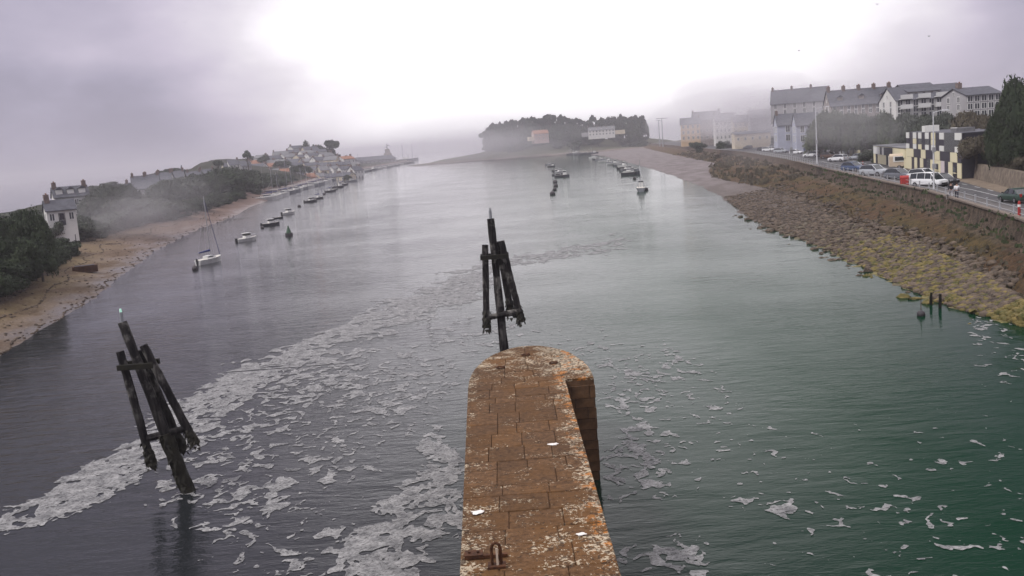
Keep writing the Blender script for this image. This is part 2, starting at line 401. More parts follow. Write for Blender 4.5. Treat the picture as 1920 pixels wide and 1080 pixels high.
rs(lerpc(lambda y: XQ(y) - 0.9, QZ - 0.3, lambda y: XQ(y) - 0.5, QZ + 0.13, 2) + lerpc(lambda y: XQ(y) - 0.5, QZ + 0.13, XP, QZ + 0.13, 3, False) + lerpc(XP, QZ + 0.13, lambda y: XP(y) + 0.03, QZ, 2, False), 'pavement', pave)
rs(lerpc(lambda y: XP(y) - 0.02, QZ - 0.02, lambda y: XB(y) - 0.2, QZ, 6), 'road', asph)
rs(lerpc(lambda y: XB(y) - 1.5, QZ - 0.05, lambda y: XB(y) - 1.45, QZ + 0.12, 2) + lerpc(lambda y: XB(y) - 1.45, QZ + 0.12, lambda y: XB(y) + 2.0, QZ + 0.12, 2, False), 'pavement', mat('verge_earth', (0.12, 0.09, 0.065), (0.2, 0.16, 0.12), 0.7, 0.95, 0.5))
line_m = mat('road_paint', (0.62, 0.62, 0.62), (0.35, 0.35, 0.36), 2.5, 0.7)
def road_line(f, w, a, b, dash=None):
    m = MB(); yv = a
    while yv < b:
        e2 = yv + (dash[0] if dash else 4.0)
        p0, p1 = float(f(yv)), float(f(e2))
        m.add([(p0, yv, 0), (p0 + w, yv, 0), (p1 + w, e2, 0), (p1, e2, 0)], [(0, 1, 2, 3)], line_m)
        yv = e2 + (dash[1] if dash else 0)
    tag(m.build('road_marking', None, (0, 0, QZ + 0.012)), kind='structure')
road_line(lambda y: XP(y) + 2.3, 0.14, 75, 420)
road_line(lambda y: (XP(y) + XB(y)) / 2 + 1.0, 0.14, 75, 420, (2.5, 3.5))
a = np.concatenate([np.linspace(0, 3, 10), np.linspace(3.5, 60, 50), np.linspace(70, 420, 20)])[None, :]; yy = yr[:, None] + 0 * a
XX = XB(yy) + 1.4 + a; tag(link('hillside', gridmesh('hillside', XX, yy, HRn(XX, yy), bank_m)), kind='structure')

# ================================================================ island and far shores
ISL = [  # cx, cy, rx, ry, height, power
    (60, 1030, 100, 95, 14, 1.0), (-5, 980, 62, 70, 8, 1.0), (135, 1020, 52, 60, 11, 1.0), (-45, 930, 55, 40, 2.4, 1.0), (40, 905, 85, 35, 1.8, 1.0), (100, 935, 60, 45, 3, 1.0), (-62, 905, 26, 12, 0.6, 1)]
def HIn(x, y):
    z = np.full_like(x, -1.5)
    wob = (fbm(x * 0.03, y * 0.03, 4, 20) - 0.5) * 0.5
    for cx, cy, rx, ry, hh, pw in ISL:
        r = np.sqrt(((x - cx) / rx) ** 2 + ((y - cy) / ry) ** 2) + wob
        z = np.maximum(z, -1.5 + (hh + 1.5) * np.clip(1.25 - r * 1.05, 0, 1) ** 0.9)
    return z
def HI(x, y): return float(HIn(np.array([float(x)]), np.array([float(y)]))[0])
g = G('island_ground'); q = g.xyz(); f = g.noise(0.08, 5)
zt = g.ma('ADD', q[2], g.ma('MULTIPLY', g.ma('SUBTRACT', f, 0.5), 3.0))
c = g.mix(g.rng(zt, 0.3, 0.9), (0.05, 0.035, 0.033), (0.17, 0.135, 0.115)); c = g.mix(g.rng(zt, 1.2, 2.0), c, (0.06, 0.06, 0.035))
isl_m = g.done(c, None, 0.9, 0.2)
X, Y = np.meshgrid(np.arange(-140, 240, 4.0), np.arange(840, 1180, 5.0))
tag(link('island', gridmesh('island', X, Y, HIn(X, Y), isl_m)), kind='structure')

# ================================================================ the stone pier
PZ = 4.2
def pier_pt(px, py): return P(px, py, PZ)
pl0, pl1 = pier_pt(879, 700), pier_pt(862, 1080); pr0, pr1 = pier_pt(1060, 712), pier_pt(1165, 1080)
hr = pier_pt(1113, 706); tipp = pier_pt(990, 648)
g = G('lichen_stone'); q = g.xyz()
s1 = g.noise(0.6, 5); s2 = g.noise(5.0, 6, rough=0.75); s3 = g.noise(11.0, 5, rough=0.7); s4 = g.noise(1.6, 5)
c = g.mix(g.rng(s2, 0.36, 0.66), (0.050, 0.025, 0.011), (0.150, 0.082, 0.040))
c = g.mix(g.rng(s1, 0.42, 0.62, 0, 0.6), c, (0.125, 0.058, 0.017))
_ka, _kb = (pr1.x - pr0.x) / (pr1.y - pr0.y), 0
dR = g.ma('SUBTRACT', g.ma('ADD', g.ma('MULTIPLY', g.ma('SUBTRACT', q[1], pr0.y), _ka), pr0.x), q[0])
_kl = (pl1.x - pl0.x) / (pl1.y - pl0.y)
dL = g.ma('SUBTRACT', q[0], g.ma('ADD', g.ma('MULTIPLY', g.ma('SUBTRACT', q[1], pl0.y), _kl), pl0.x))
edge = g.ma('MAXIMUM', g.rng(dR, 0.95, 0.15), g.rng(dL, 0.8, 0.0, 0, 0.75)); edge_r = g.rng(dR, 0.6, 0.1)
headm = g.ma('MAXIMUM', g.rng(q[1], pr0.y - 0.5, pr0.y + 2.5), g.rng(q[1], pr1.y + 6.5, pr1.y + 2.0, 0, 0.6))
lich = g.ma('ADD', g.rng(s4, 0.38, 0.62, -0.5, 0.9), g.ma('MULTIPLY', g.ma('ADD', edge, headm), 0.85))
spots = g.ma('GREATER_THAN', g.ma('ADD', s3, g.ma('MULTIPLY', lich, 0.13)), 0.70)
c = g.mix(spots, c, g.mix(g.rng(s2, 0.35, 0.7), (0.30, 0.24, 0.16), (0.50, 0.43, 0.33)))
dk = g.ma('GREATER_THAN', g.ma('ADD', g.noise(8.0, 5, rough=0.7), g.ma('MULTIPLY', lich, 0.05)), 0.62); c = g.mix(g.ma('MULTIPLY', dk, 0.8), c, (0.035, 0.02, 0.012))
og = g.ma('MULTIPLY', g.ma('GREATER_THAN', g.noise(2.2, 5, rough=0.7), 0.57), edge_r); c = g.mix(g.ma('MULTIPLY', og, 0.75), c, (0.40, 0.15, 0.03))
oi = g.n('ShaderNodeObjectInfo'); hs_ = g.n('ShaderNodeHueSaturation'); g.l(g.rng(oi.outputs['Random'], 0, 1, 0.82, 1.14), hs_.inputs['Value']); g.l(c, hs_.inputs['Color']); c = hs_.outputs[0]
stone_m = g.done(c, g.bump(s2, 0.9, 0.03, g.bump(s3, 0.6, 0.015)), 0.9, 0.2)
joint_m = mat('pier_core', (0.05, 0.032, 0.02), (0.09, 0.055, 0.03), 3.0, 0.95, 0.5)
side_m = mat('pier_side_stone', (0.045, 0.024, 0.013), (0.15, 0.08, 0.038), 1.4, 0.85, 0.7, 4, coord='Object')
pier = thing('stone_pier', 'long rust-brown stone pier with lichen and a rounded head jutting into the water', 'pier', (0, 0, 0))
def lx(y): return pl0.x + (pl1.x - pl0.x) * (y - pl0.y) / (pl1.y - pl0.y)
def rx_(y): return pr0.x + (pr1.x - pr0.x) * (y - pr0.y) / (pr1.y - pr0.y)
YN = min(pl1.y, pr1.y) - 9.0; YH = (pr0.y + hr.y) / 2
hl = Vector((lx(YH), YH, PZ))
HC = ((hl.x + hr.x) / 2, YH + 0.6); HRX = (hr.x - hl.x) / 2; HRY = tipp.y - HC[1]
arc = [(HC[0] + HRX * math.cos(a), HC[1] + HRY * math.sin(a)) for a in np.linspace(0, PI, 25)]
head = [(hl.x, YH), (hr.x, YH)] + arc
walk = [(lx(YN), YN), (rx_(YN), YN), (rx_(YH), YH), (lx(YH), YH)]
for nm, poly in (('pier_head', head), ('pier_walkway', walk)):
    MB().prism(poly, -2.0, PZ - 0.10, side_m).build(nm, pier)
def clip(poly, cl):
    out = poly
    n = len(cl)
    for i in range(n):
        ax, ay = cl[i]; bx, by = cl[(i + 1) % n]
        if abs(ax - bx) + abs(ay - by) < 1e-6: continue
        inp, out = out, []
        sd = lambda p: (bx - ax) * (p[1] - ay) - (by - ay) * (p[0] - ax)
        for k in range(len(inp)):
            p, r = inp[k], inp[(k + 1) % len(inp)]; sp, sr = sd(p), sd(r)
            if sp >= 0: out.append(p)
            if (sp >= 0) != (sr >= 0):
                t = sp / (sp - sr); out.append((p[0] + (r[0] - p[0]) * t, p[1] + (r[1] - p[1]) * t))
        if len(out) < 3: return []
    return out
def slab(poly, nm='paving_stone', th=0.22, par=None):
    if len(poly) < 3: return
    cx = sum(p[0] for p in poly) / len(poly); cy = sum(p[1] for p in poly) / len(poly)
    ar = abs(sum(poly[i][0] * poly[(i + 1) % len(poly)][1] - poly[(i + 1) % len(poly)][0] * poly[i][1] for i in range(len(poly)))) / 2
    if ar < 0.06: return
    dz = random.uniform(-0.012, 0.014); b = 0.014
    lo = [((p[0] - cx), (p[1] - cy)) for p in poly]
    def ins(d):
        r = []
        for p in lo:
            l = math.hypot(*p); k = max(0, (l - d)) / max(l, 1e-6); r.append((p[0] * k, p[1] * k))
        return r
    n = len(lo)
    rings = [[(x, y, -th) for x, y in lo], [(x, y, -b * 1.5) for x, y in lo], [(x, y, 0) for x, y in ins(0.03)]]
    MB().loft(rings, stone_m).build(nm, pier, (cx, cy, PZ + dz), (random.uniform(-.004, .004), random.uniform(-.004, .004), 0))
gap = 0.010
y = YN
row = 0
while y < tipp.y:
    rl = random.choice((0.75, 0.95, 1.15, 1.35)); y2 = y + rl
    if y < YH < y2: y2 = YH
    if YH - y2 > 0 and YH - y2 < 0.4: y2 = YH
    if y >= YH - 1e-3:
        xa, xb, cl = hl.x, hr.x, head
    else: xa, xb, cl = lx(y) - 0.2, max(rx_(y), rx_(y2)) + 0.2, walk
    wd = xb - xa; n = max(3, round(wd / 1.15)); cuts = [0.0]
    for k in range(n - 1): cuts.append((k + 1 + random.uniform(-0.22, 0.22)) / n)
    cuts.append(1.0)
    for k in range(n):
        a0, a1 = xa + wd * cuts[k] + gap / 2, xa + wd * cuts[k + 1] - gap / 2
        slab(clip([(a0, y + gap / 2), (a1, y + gap / 2), (a1, y2 - gap / 2), (a0, y2 - gap / 2)], cl))
    y = y2; row += 1
# facing blocks on the near face of the head and on the walkway's right side
zc = -0.6; k = 0
fx0, fx1 = rx_(YH) - 0.3, hr.x
while zc < PZ - 0.32:
    hh = random.choice((0.38, 0.45, 0.52)); xx = fx0 - 0.5 * (k % 2); 
    hh = min(hh, PZ - 0.26 - zc)
    while xx < fx1 - 0.05:
        ww = random.uniform(0.6, 1.0); e1 = min(xx + ww, fx1 + 0.03)
        s0 = max(xx, rx_(YH) + 0.02)
        if e1 - s0 > 0.08: MB().box((0, 0, 0), (e1 - s0 - 0.025, 0.1, hh - 0.025), side_m).build('stone_block', pier, ((s0 + e1) / 2, YH - 0.03 + random.uniform(-.012, .012), zc + hh / 2))
        xx = e1
    zc += hh; k += 1
iron = mat('rusty_iron', (0.035, 0.016, 0.010), (0.11, 0.045, 0.02), 6, 0.8, 0.4, metal=0.3)
def mooring_ring(px, py, lab):
    p = pier_pt(px, py); t = thing('mooring_ring', lab, 'mooring ring', (p.x, p.y, PZ + 0.02))
    m = MB(); n = 16; R, r = 0.16, 0.028
    rings = [[((R + r * math.cos(b)) * math.cos(a), (R + r * math.cos(b)) * math.sin(a), r * math.sin(b) + 0.03) for b in np.linspace(0, 2 * PI, 6, endpoint=False)] for a in np.linspace(0, 2 * PI, n, endpoint=False)]
    m.loft(rings + [rings[0]], iron, caps=False).build('ring', t)
    MB().tube((0.16, 0, -0.02), (0.16, 0, 0.09), 0.05, 0.04, iron).build('staple', t)
mooring_ring(985, 667, 'rusty iron ring near the tip of the pier head'); mooring_ring(1037, 682, 'rusty iron ring right of centre on the pier head'); mooring_ring(938, 691, 'rusty iron ring on the left of the pier head')
p = pier_pt(932, 1062); t = thing('iron_hoop', 'tall rusty iron hoop standing on the near end of the pier', 'mooring hoop', (p.x, p.y, PZ))
pts = [(-0.10, 0, -0.05), (-0.10, 0, 0.42), (-0.07, 0, 0.52), (0, 0, 0.56), (0.07, 0, 0.52), (0.10, 0, 0.42), (0.10, 0, -0.05)]
MB().path(pts, [0.035] * 7, iron).build('hoop', t); MB().box((0.02, -0.05, 0.22), (0.05, 0.03, 0.46), mat('pale_worn_steel', (0.5, 0.42, 0.33), None, rough=0.6)).build('worn_bar', t); MB().box((0, 0, 0.03), (0.4, 0.3, 0.05), iron).build('base_plate', t)
p = pier_pt(905, 1047); t = thing('iron_bracket', 'flat iron bar bolted across the left edge of the pier', 'iron bracket', (p.x, p.y, PZ))
MB().box((0.10, 0, 0.05), (0.95, 0.09, 0.07), iron).build('bar', t); MB().box((-0.20, 0.09, 0.06), (0.42, 0.30, 0.1), iron).build('plate', t)
for dx in (-0.30, -0.1): MB().tube((dx, 0.09, 0.1), (dx, 0.09, 0.15), 0.03, 0.03, iron, 6).build('bolt', t)
drop_m = mat('bird_dropping_white', (0.8, 0.78, 0.76), (0.6, 0.56, 0.52), 14, 0.8)
DR = 'white bird droppings dried on the pier paving'
for px, py, r, lab in ((897, 962, 0.16, 'large white splash of bird droppings at the pier left side'), (1090, 1003, 0.10, 'white splash of bird droppings near the pier right edge'), (1037, 834, 0.13, 'pale splash of bird droppings halfway along the pier')):
    p = pier_pt(px, py); k = 14; rr = [r * random.uniform(0.6, 1.1) for _ in range(k)]
    o = MB().prism([(rr[i] * 1.3 * math.cos(2 * PI * i / k), rr[i] * math.sin(2 * PI * i / k)) for i in range(k)], 0, 0.012, drop_m).build('dropping', None, (p.x, p.y, PZ + 0.016)); tag(o, lab, 'dropping', 'droppings on the pier')

# ================================================================ timber dolphins
g = G('weathered_timber'); q = g.xyz()
a1 = g.noise(7.0, 5, (1, 1, 0.14)); a2 = g.noise(1.2, 4)
c = g.mix(g.rng(a1, 0.42, 0.66), (0.006, 0.005, 0.006), (0.035, 0.032, 0.031))
c = g.mix(g.ma('MULTIPLY', g.rng(q[2], 3.0, 5.0), g.rng(a2, 0.5, 0.6)), c, g.mix(g.rng(a1, 0.4, 0.6), (0.05, 0.046, 0.043), (0.19, 0.18, 0.165)))
c = g.mix(g.rng(g.ma('ADD', q[2], g.ma('MULTIPLY', a2, 1.0)), 3.1, 2.2), c, (0.008, 0.008, 0.006))
timb = g.done(c, g.bump(a1, 0.8, 0.05), 0.85, 0.2)
weed = mat('dark_weed', (0.006, 0.006, 0.004), (0.02, 0.018, 0.01), 5, 0.7, 0.8, 9)
lampg = bpy.data.materials.new('green_lamp'); lampg.use_nodes = True
lampg.node_tree.nodes['Principled BSDF'].inputs['Emission Color'].default_value = (0.05, 1, 0.55, 1); lampg.node_tree.nodes['Principled BSDF'].inputs['Emission Strength'].default_value = 0.35
def rough_pole(m, a, b, r0, r1, mt, n=10, segs=8, j=0.12):
    a, b = Vector(a), Vector(b); q = (b - a).to_track_quat('Z', 'Y').to_matrix(); rings = []
    for i in range(segs + 1):
        u = i / segs; c = a.lerp(b, u); r = r0 + (r1 - r0) * u
        rings.append([c + q @ Vector((r * (1 + random.uniform(-j, j)) * math.cos(2 * PI * k / n), r * (1 + random.uniform(-j, j)) * math.sin(2 * PI * k / n), 0)) for k in range(n)])
    m.loft(rings, mt); return m
def weed_tufts(m, a, b, r, n):
    a, b = Vector(a), Vector(b)
    for i in range(n):
        c = a.lerp(b, random.random()); an = random.uniform(0, 2 * PI); d = Vector((math.cos(an), math.sin(an), 0)); s = random.uniform(0.05, 0.13)
        p = c + d * r * 0.9; t = Vector((-d.y, d.x, 0)) * s
        m.add([p - t, p + t, p + d * s * 0.9 - Vector((0, 0, s * 1.8)), p - Vector((0, 0, s * 0.9))], [(0, 1, 2), (0, 2, 3), (0, 3, 1), (1, 3, 2)], weed)
def dolphin(lab, base, top, legs, collar_z, foot_z, brace_z, lamp):
    t = thing('timber_dolphin', lab, 'mooring pile', base, 0, 'timber mooring piles beside the pier')
    T = Vector(top) - Vector(base); ax = lambda z: Vector((T.x * z / T.z, T.y * z / T.z, z))
    m = MB(); rough_pole(m, ax(-2), ax(T.z), 0.25, 0.18, timb, 12, 16); m.build('centre_post', t, smooth=False)
    m = MB(); rough_pole(m, ax(-1.0), ax(2.6), 0.31, 0.28, weed, 12, 12, 0.2); weed_tufts(m, ax(-0.3), ax(2.7), 0.29, 90); m.build('weed_skirt', t)
    for (tx, ty, fx, fy, ft, tt) in legs:
        a = ax(tt) + Vector((tx, ty, 0)); b = ax(ft) + Vector((fx, fy, 0))
        lg = rough_pole(MB(), b, a, 0.175, 0.165, timb, 10, 14, 0.09).build('leg', t)
        m = MB(); rough_pole(m, b - (a - b) * 0.01, b + (a - b) * 0.12, 0.225, 0.205, weed, 10, 5, 0.22); weed_tufts(m, b - Vector((0, 0, 0.2)), b + (a - b) * 0.2, 0.2, 50); m.build('weed', lg)
    cz = ax(collar_z)
    m = MB()
    for s in (-1, 1): m.box((cz.x, cz.y + s * 0.40, cz.z), (1.45, 0.14, 0.22), weed)
    m.build('collar', t); 
    bz = ax(brace_z); m = MB(); rough_pole(m, bz + Vector((legs[0][2] * 0.93, legs[0][3], -0.1)), bz + Vector((legs[1][2] * 0.93, legs[1][3], 0.15)), 0.15, 0.15, timb, 8, 6); m.build('cross_brace', t)
    if lamp:
        tp = ax(T.z); MB().tube(tp, tp + Vector((0, 0, 0.42)), 0.075, 0.075, mat('galvanised', (0.30, 0.31, 0.33), (0.42, 0.43, 0.44), 3, 0.5, metal=0.4)).build('lamp_housing', t)
        MB().tube(tp + Vector((0, 0, 0.42)), tp + Vector((0, 0, 0.56)), 0.05, 0.04, lamp).build('navigation_light', t)
    return t
def pt_at_y(px, py, y):
    d = ray(px, py); k = y / d.y; return Vector((d.x * k, y, CAM_H + d.z * k))
b = P(352, 922); tp = pt_at_y(229, 604, b.y)
Hh = tp.z
def zfrac(py): return Hh * (922 - py) / (922 - 604.0)
dolphin('dark leaning three-legged timber mooring pile with green light, left of the pier', b, tp,
        [(-0.50, -0.1, -0.92, -0.25, zfrac(862), zfrac(655)), (0.48, 0.05, 0.98, 0.2, zfrac(835), zfrac(648)), (0.05, 0.42, 0.15, 0.75, zfrac(850), zfrac(660))], zfrac(682), 0, zfrac(812), lampg)
b = P(946, 762); tp = pt_at_y(920, 410, b.y); b.x = pt_at_y(945, 655, b.y).x + 0.1
Hh2 = tp.z
def zf2(py): return z_for(930, py, b.y)
dolphin('dark three-legged timber mooring pile standing behind the pier head', b, tp,
        [(-0.42, -0.1, -0.78, -0.3, zf2(610), zf2(457)), (0.42, -0.15, 1.02, -0.2, zf2(604), zf2(452)), (0.25, 0.4, 0.55, 0.7, zf2(596), zf2(455))], zf2(480), 0, zf2(590), MATS['galvanised'] )

# ================================================================ foam on the water (marching squares over a noise field)
foam_m = mat('foam', (0.13, 0.13, 0.135), (0.34, 0.335, 0.335), 1.6, 0.75, 0.6, 9, coord='Object', bdist=0.03)
_t = foam_m.node_tree; _n = _t.nodes.new('ShaderNodeTexNoise'); _n.inputs['Scale'].default_value = 7.0; _n.inputs['Detail'].default_value = 6; _n.inputs['Roughness'].default_value = 0.75
_g = _t.nodes.new('ShaderNodeNewGeometry'); _t.links.new(_g.outputs['Position'], _n.inputs['Vector'])
_r = _t.nodes.new('ShaderNodeMapRange'); _t.links.new(_n.outputs[0], _r.inputs[0])
for _i, _v in zip((1, 2, 3, 4), (0.36, 0.60, 0.35, 1.0)): _r.inputs[_i].default_value = _v
_t.links.new(_r.outputs[0], _t.nodes['Principled BSDF'].inputs['Alpha'])
def seg_d(px, py, pts):
    best = np.full(px.shape, 1e9); rad = np.ones(px.shape); side = np.zeros(px.shape)
    for (x0, y0, r0), (x1, y1, r1) in zip(pts[:-1], pts[1:]):
        dx, dy = x1 - x0, y1 - y0; t = np.clip(((px - x0) * dx + (py - y0) * dy) / (dx * dx + dy * dy), 0, 1)
        d = np.hypot(px - x0 - t * dx, py - y0 - t * dy); r = r0 + (r1 - r0) * t
        k = d / r < best; best = np.where(k, d / r, best)
    return best
def foam_density(px, py):
    D = np.zeros(px.shape)
    band = seg_d(px, py, [(-260, 1010, 12), (60, 965, 17), (230, 885, 32), (350, 800, 44), (430, 725, 32), (520, 678, 24), (620, 640, 20), (740, 592, 25), (840, 550, 27), (905, 520, 22)])
    D = np.maximum(D, np.clip(1.55 - band, 0, 1) * 1.0)
    b2 = seg_d(px, py, [(900, 500, 14), (980, 487, 10), (1080, 470, 12), (1160, 455, 14)]); D = np.maximum(D, np.clip(1.5 - b2, 0, 1) * 0.62)
    b3 = seg_d(px, py, [(330, 830, 40), (480, 760, 60), (640, 700, 50)]); D = np.maximum(D, np.clip(1.7 - b3, 0, 1) * 0.50)
    b4 = seg_d(px, py, [(360, 900, 90), (560, 830, 120), (760, 720, 80), (860, 640, 30)]); D = np.maximum(D, np.clip(1.5 - b4, 0, 1) * 0.39)
    b5 = seg_d(px, py, [(820, 850, 30), (830, 900, 38), (800, 960, 50), (730, 1040, 70), (690, 1120, 90)]); D = np.maximum(D, np.clip(1.6 - b5, 0, 1) * 0.86)
    b6 = seg_d(px, py, [(430, 960, 120), (560, 1010, 130), (560, 1100, 130)]); D = np.maximum(D, np.clip(1.4 - b6, 0, 1) * 0.36)
    b7 = seg_d(px, py, [(1160, 700, 40), (1220, 790, 70), (1200, 870, 60)]); D = np.maximum(D, np.clip(1.5 - b7, 0, 1) * 0.43)
    b8 = seg_d(px, py, [(1240, 700, 60), (1310, 760, 70)]); D = np.maximum(D, np.clip(1.5 - b8, 0, 1) * 0.36)
    b9 = seg_d(px, py, [(1180, 1070, 40), (1290, 1060, 50)]); D = np.maximum(D, np.clip(1.5 - b9, 0, 1) * 0.55)
    b10 = seg_d(px, py, [(1300, 840, 60), (1500, 940, 110), (1800, 960, 150), (2000, 950, 150)]); D = np.maximum(D, np.clip(1.4 - b10, 0, 1) * 0.27)
    b11 = seg_d(px, py, [(1850, 620, 40), (1900, 680, 60)]); D = np.maximum(D, np.clip(1.4 - b11, 0, 1) * 0.31)
    b12 = seg_d(px, py, [(600, 690, 60), (900, 620, 40), (1150, 660, 40)]); D = np.maximum(D, np.clip(1.4 - b12, 0, 1) * 0.27)
    return D
def foam(x0, x1, y0, y1, sx, sy, s, feat, name):
    xs = np.arange(x0, x1, sx); ysf = np.arange(y0, y1, sy); X, Y = np.meshgrid(xs, ysf)
    px, py = topix(X, Y, X * 0)
    wx = (fbm(X * 0.35, Y * 0.35, 3, s + 1) - 0.5) * 60; wy = (fbm(X * 0.35, Y * 0.35, 3, s + 5) - 0.5) * 36
    D = foam_density(px + wx, py + wy)
    ux, uy = X / feat, Y / feat * 0.8
    qx = ux + (fbm(ux * 0.8, uy * 0.8, 3, s + 11) - .5) * 2.2; qy = uy + (fbm(ux * 0.8 + 40, uy * 0.8, 3, s + 17) - .5) * 2.2
    n = fbm(qx * 1.3, qy * 1.3, 4, s + 23)
    rid = np.abs(fbm(qx * 0.8, qy * 0.8, 3, s + 31) - 0.5) * 2           # filaments
    fld = n * 0.62 + (1 - rid) * 0.38
    clump = fbm(X * 0.16, Y * 0.16, 3, s + 41)
    lo, hi = np.quantile(fld, 0.02), np.quantile(fld, 0.995); fld = (fld - lo) / (hi - lo)
    thr = 1.04 - D * (0.55 + 0.9 * clump) ; thr = np.where(D > 0.75, 1.02 - D * 0.85, thr); F = np.where(D > 0.02, fld - thr, -1.0)
    F[0, :] = F[-1, :] = -1; F[:, 0] = F[:, -1] = -1
    F = np.where(np.abs(F) < 1e-5, 1e-5, F)
    # marching squares
    a, b, c, d = F[:-1, :-1], F[:-1, 1:], F[1:, 1:], F[1:, :-1]
    code = (a > 0) * 1 + (b > 0) * 2 + (c > 0) * 4 + (d > 0) * 8
    V = []; Fc3, Fc4 = [], []; base = 0; XY = np.stack([X, Y], -1)
    cor = [XY[:-1, :-1], XY[:-1, 1:], XY[1:, 1:], XY[1:, :-1]]; fv = [a, b, c, d]
    verts, tris = [], []
    for k in range(1, 16):
        msk = code == k
        if not msk.any(): continue
        ring = []
        for i in range(4):
            j = (i + 1) % 4; pi, pj = cor[i][msk], cor[j][msk]; fi, fj = fv[i][msk], fv[j][msk]
            if k >> i & 1: ring.append(pi)
            if (k >> i & 1) != (k >> j & 1): ring.append(pi + (pj - pi) * (fi / (fi - fj))[:, None])
        ring = np.stack(ring, 1); m, r, _ = ring.shape; o = base + np.arange(m)[:, None] * r
        verts.append(ring.reshape(-1, 2)); base += m * r
        for q_ in range(1, r - 1): tris.append(np.concatenate([o, o + q_, o + q_ + 1], 1))
    vs = np.concatenate(verts); tr = np.concatenate(tris)
    key = np.round(vs * 2000).astype(np.int64); _, fi_, inv = np.unique(key[:, 0] * 10 ** 7 + key[:, 1], return_index=True, return_inverse=True)
    vs = vs[fi_]; tr = inv.reshape(-1)[tr]; tr = tr[(tr[:, 0] != tr[:, 1]) & (tr[:, 1] != tr[:, 2]) & (tr[:, 0] != tr[:, 2])]
    z = 0.006 + 0.03 * fbm(vs[:, 0] * 2.5, vs[:, 1] * 2.5, 3, s + 60)
    me = npmesh(name, np.concatenate([vs, z[:, None]], 1), tr, foam_m, True)
    tag(link(name, me), 'pale foam drifting in a diagonal band and loose flecks on the water', 'foam', kind='stuff')
    return len(tr)
nf = foam(-32, 38, 20, 62, 0.075, 0.095, 3, 0.50, 'foam')
nf2 = foam(-40, 40, 62, 170, 0.16, 0.28, 90, 0.85, 'foam')
print('foam tris', nf, nf2)

# ================================================================ rocks on the shores
rock_m = mat('shore_rock', (0.028, 0.021, 0.018), (0.135, 0.102, 0.074), 1.2, 0.85, 0.8, 5, coord='Object')
rock_al = mat('algae_rock', (0.04, 0.045, 0.010), (0.185, 0.14, 0.05), 1.2, 0.85, 0.8, 5, coord='Object')
def rockmesh(seed, mt):
    r = random.Random(seed); m = MB(); import bmesh
    bm = bmesh.new(); bmesh.ops.create_icosphere(bm, subdivisions=1, radius=1.0)
    sx, sy, sz = r.uniform(.8, 1.2), r.uniform(.7, 1.1), r.uniform(.4, .7)
    for v in bm.verts:
        k = r.uniform(0.72, 1.15); v.co = Vector((v.co.x * sx * k, v.co.y * sy * k, v.co.z * sz * k))
    me = bpy.data.meshes.new('rock'); bm.to_mesh(me); bm.free(); me.materials.append(mt); return me
RM = [rockmesh(i, rock_m) for i in range(6)] + [rockmesh(i + 20, rock_al) for i in range(4)]
def hrb(x, y):                                  # beach surface height on the right shore
    if x < XW(y): return 0.02 - 1.62 * (float(XW(y)) - x) / 14
    return 0.02 + 0.98 * (x - float(XW(y))) / max(0.1, float(XT(y) - XW(y)))
big_rocks = []
for i in range(150):
    y = 58 + 92 * random.random() ** 0.8; x = float(XW(y)) + random.gauss(0.6, 1.5); s = random.uniform(0.22, 0.62)
    o = link('shore_rock', random.choice(RM[6:] if y < 84 and random.random() < .6 else RM[:6]), None, (x, y, hrb(x, y) + s * 0.12), (random.uniform(-.3, .3), random.uniform(-.3, .3), random.uniform(0, 6.3)), (s, s, s))
    tag(o, 'dark rounded rock lying at the water edge below the sloping sea wall', 'rock', 'rocks along the right water edge')
def rubble(n, fpos, mt, name, lab, smin, smax):
    src = [RM[i] for i in range(6)]; base = []
    for me in src:
        co = np.empty(len(me.vertices) * 3); me.vertices.foreach_get('co', co); f = np.array([tuple(p.vertices) for p in me.polygons]); base.append((co.reshape(-1, 3), f))
    V, F, o = [], [], 0
    for i in range(n):
        p = fpos()
        if p is None: continue
        co, f = base[i % 6]; s = smin + (smax - smin) * RNG.random() ** 2.2; a = RNG.uniform(0, 6.28); ca, sa = math.cos(a), math.sin(a)
        c = co * s; c = np.stack([c[:, 0] * ca - c[:, 1] * sa, c[:, 0] * sa + c[:, 1] * ca, c[:, 2]], 1) + np.array(p)
        V.append(c); F.append(f + o); o += len(c)
    tag(link(name, npmesh(name, np.concatenate(V), np.concatenate(F), mt)), lab, 'rubble', kind='stuff')
def pr(lo, hi, pw=1.0):
    def f():
        y = lo + (hi - lo) * RNG.random() ** 1.5; u = RNG.random() ** pw; x = float(XW(y)) * (1 - u) + float(XT(y)) * u; return (x, y, hrb(x, y) + 0.02)
    return f
rubble(7500, pr(62, 190), rock_m, 'beach_rubble', 'loose brown stones covering the right foreshore', 0.08, 0.46)
rubble(3600, pr(50, 100), rock_al, 'weedy_rubble', 'yellow-green weedy stones on the near right foreshore', 0.09, 0.44)
def plf():
    y = 60 + 260 * RNG.random() ** 1.3; bw = float(np.interp(y, [50, 100, 150, 180, 210, 245, 300], [5, 7.5, 15, 17, 14, 9, 8])); t = bw * RNG.uniform(0.86, 1.25); x = float(XL(y)) - t
    return (x, y, HL(x, y) + 0.03)
rubble(3200, plf, rock_m, 'bank_rubble', 'dark stones heaped along the top of the left beach', 0.15, 0.5)

def pls():
    y = 60 + 200 * RNG.random() ** 1.3; bw = float(np.interp(y, [50, 100, 150, 180, 210, 245, 300], [5, 7.5, 15, 17, 14, 9, 8])); k = RNG.random(); k = k if RNG.random() < .4 else (0.05 + .04 * math.sin(y * .8) if RNG.random() < .5 else 0.55 + 0.06 * math.sin(y * .31)); x = float(XL(y)) - bw * k
    return (x, y, HL(x, y) + 0.01)
rubble(2600, pls, rock_m, 'beach_debris', 'small dark stones and seaweed lines scattered on the left beach', 0.05, 0.24)

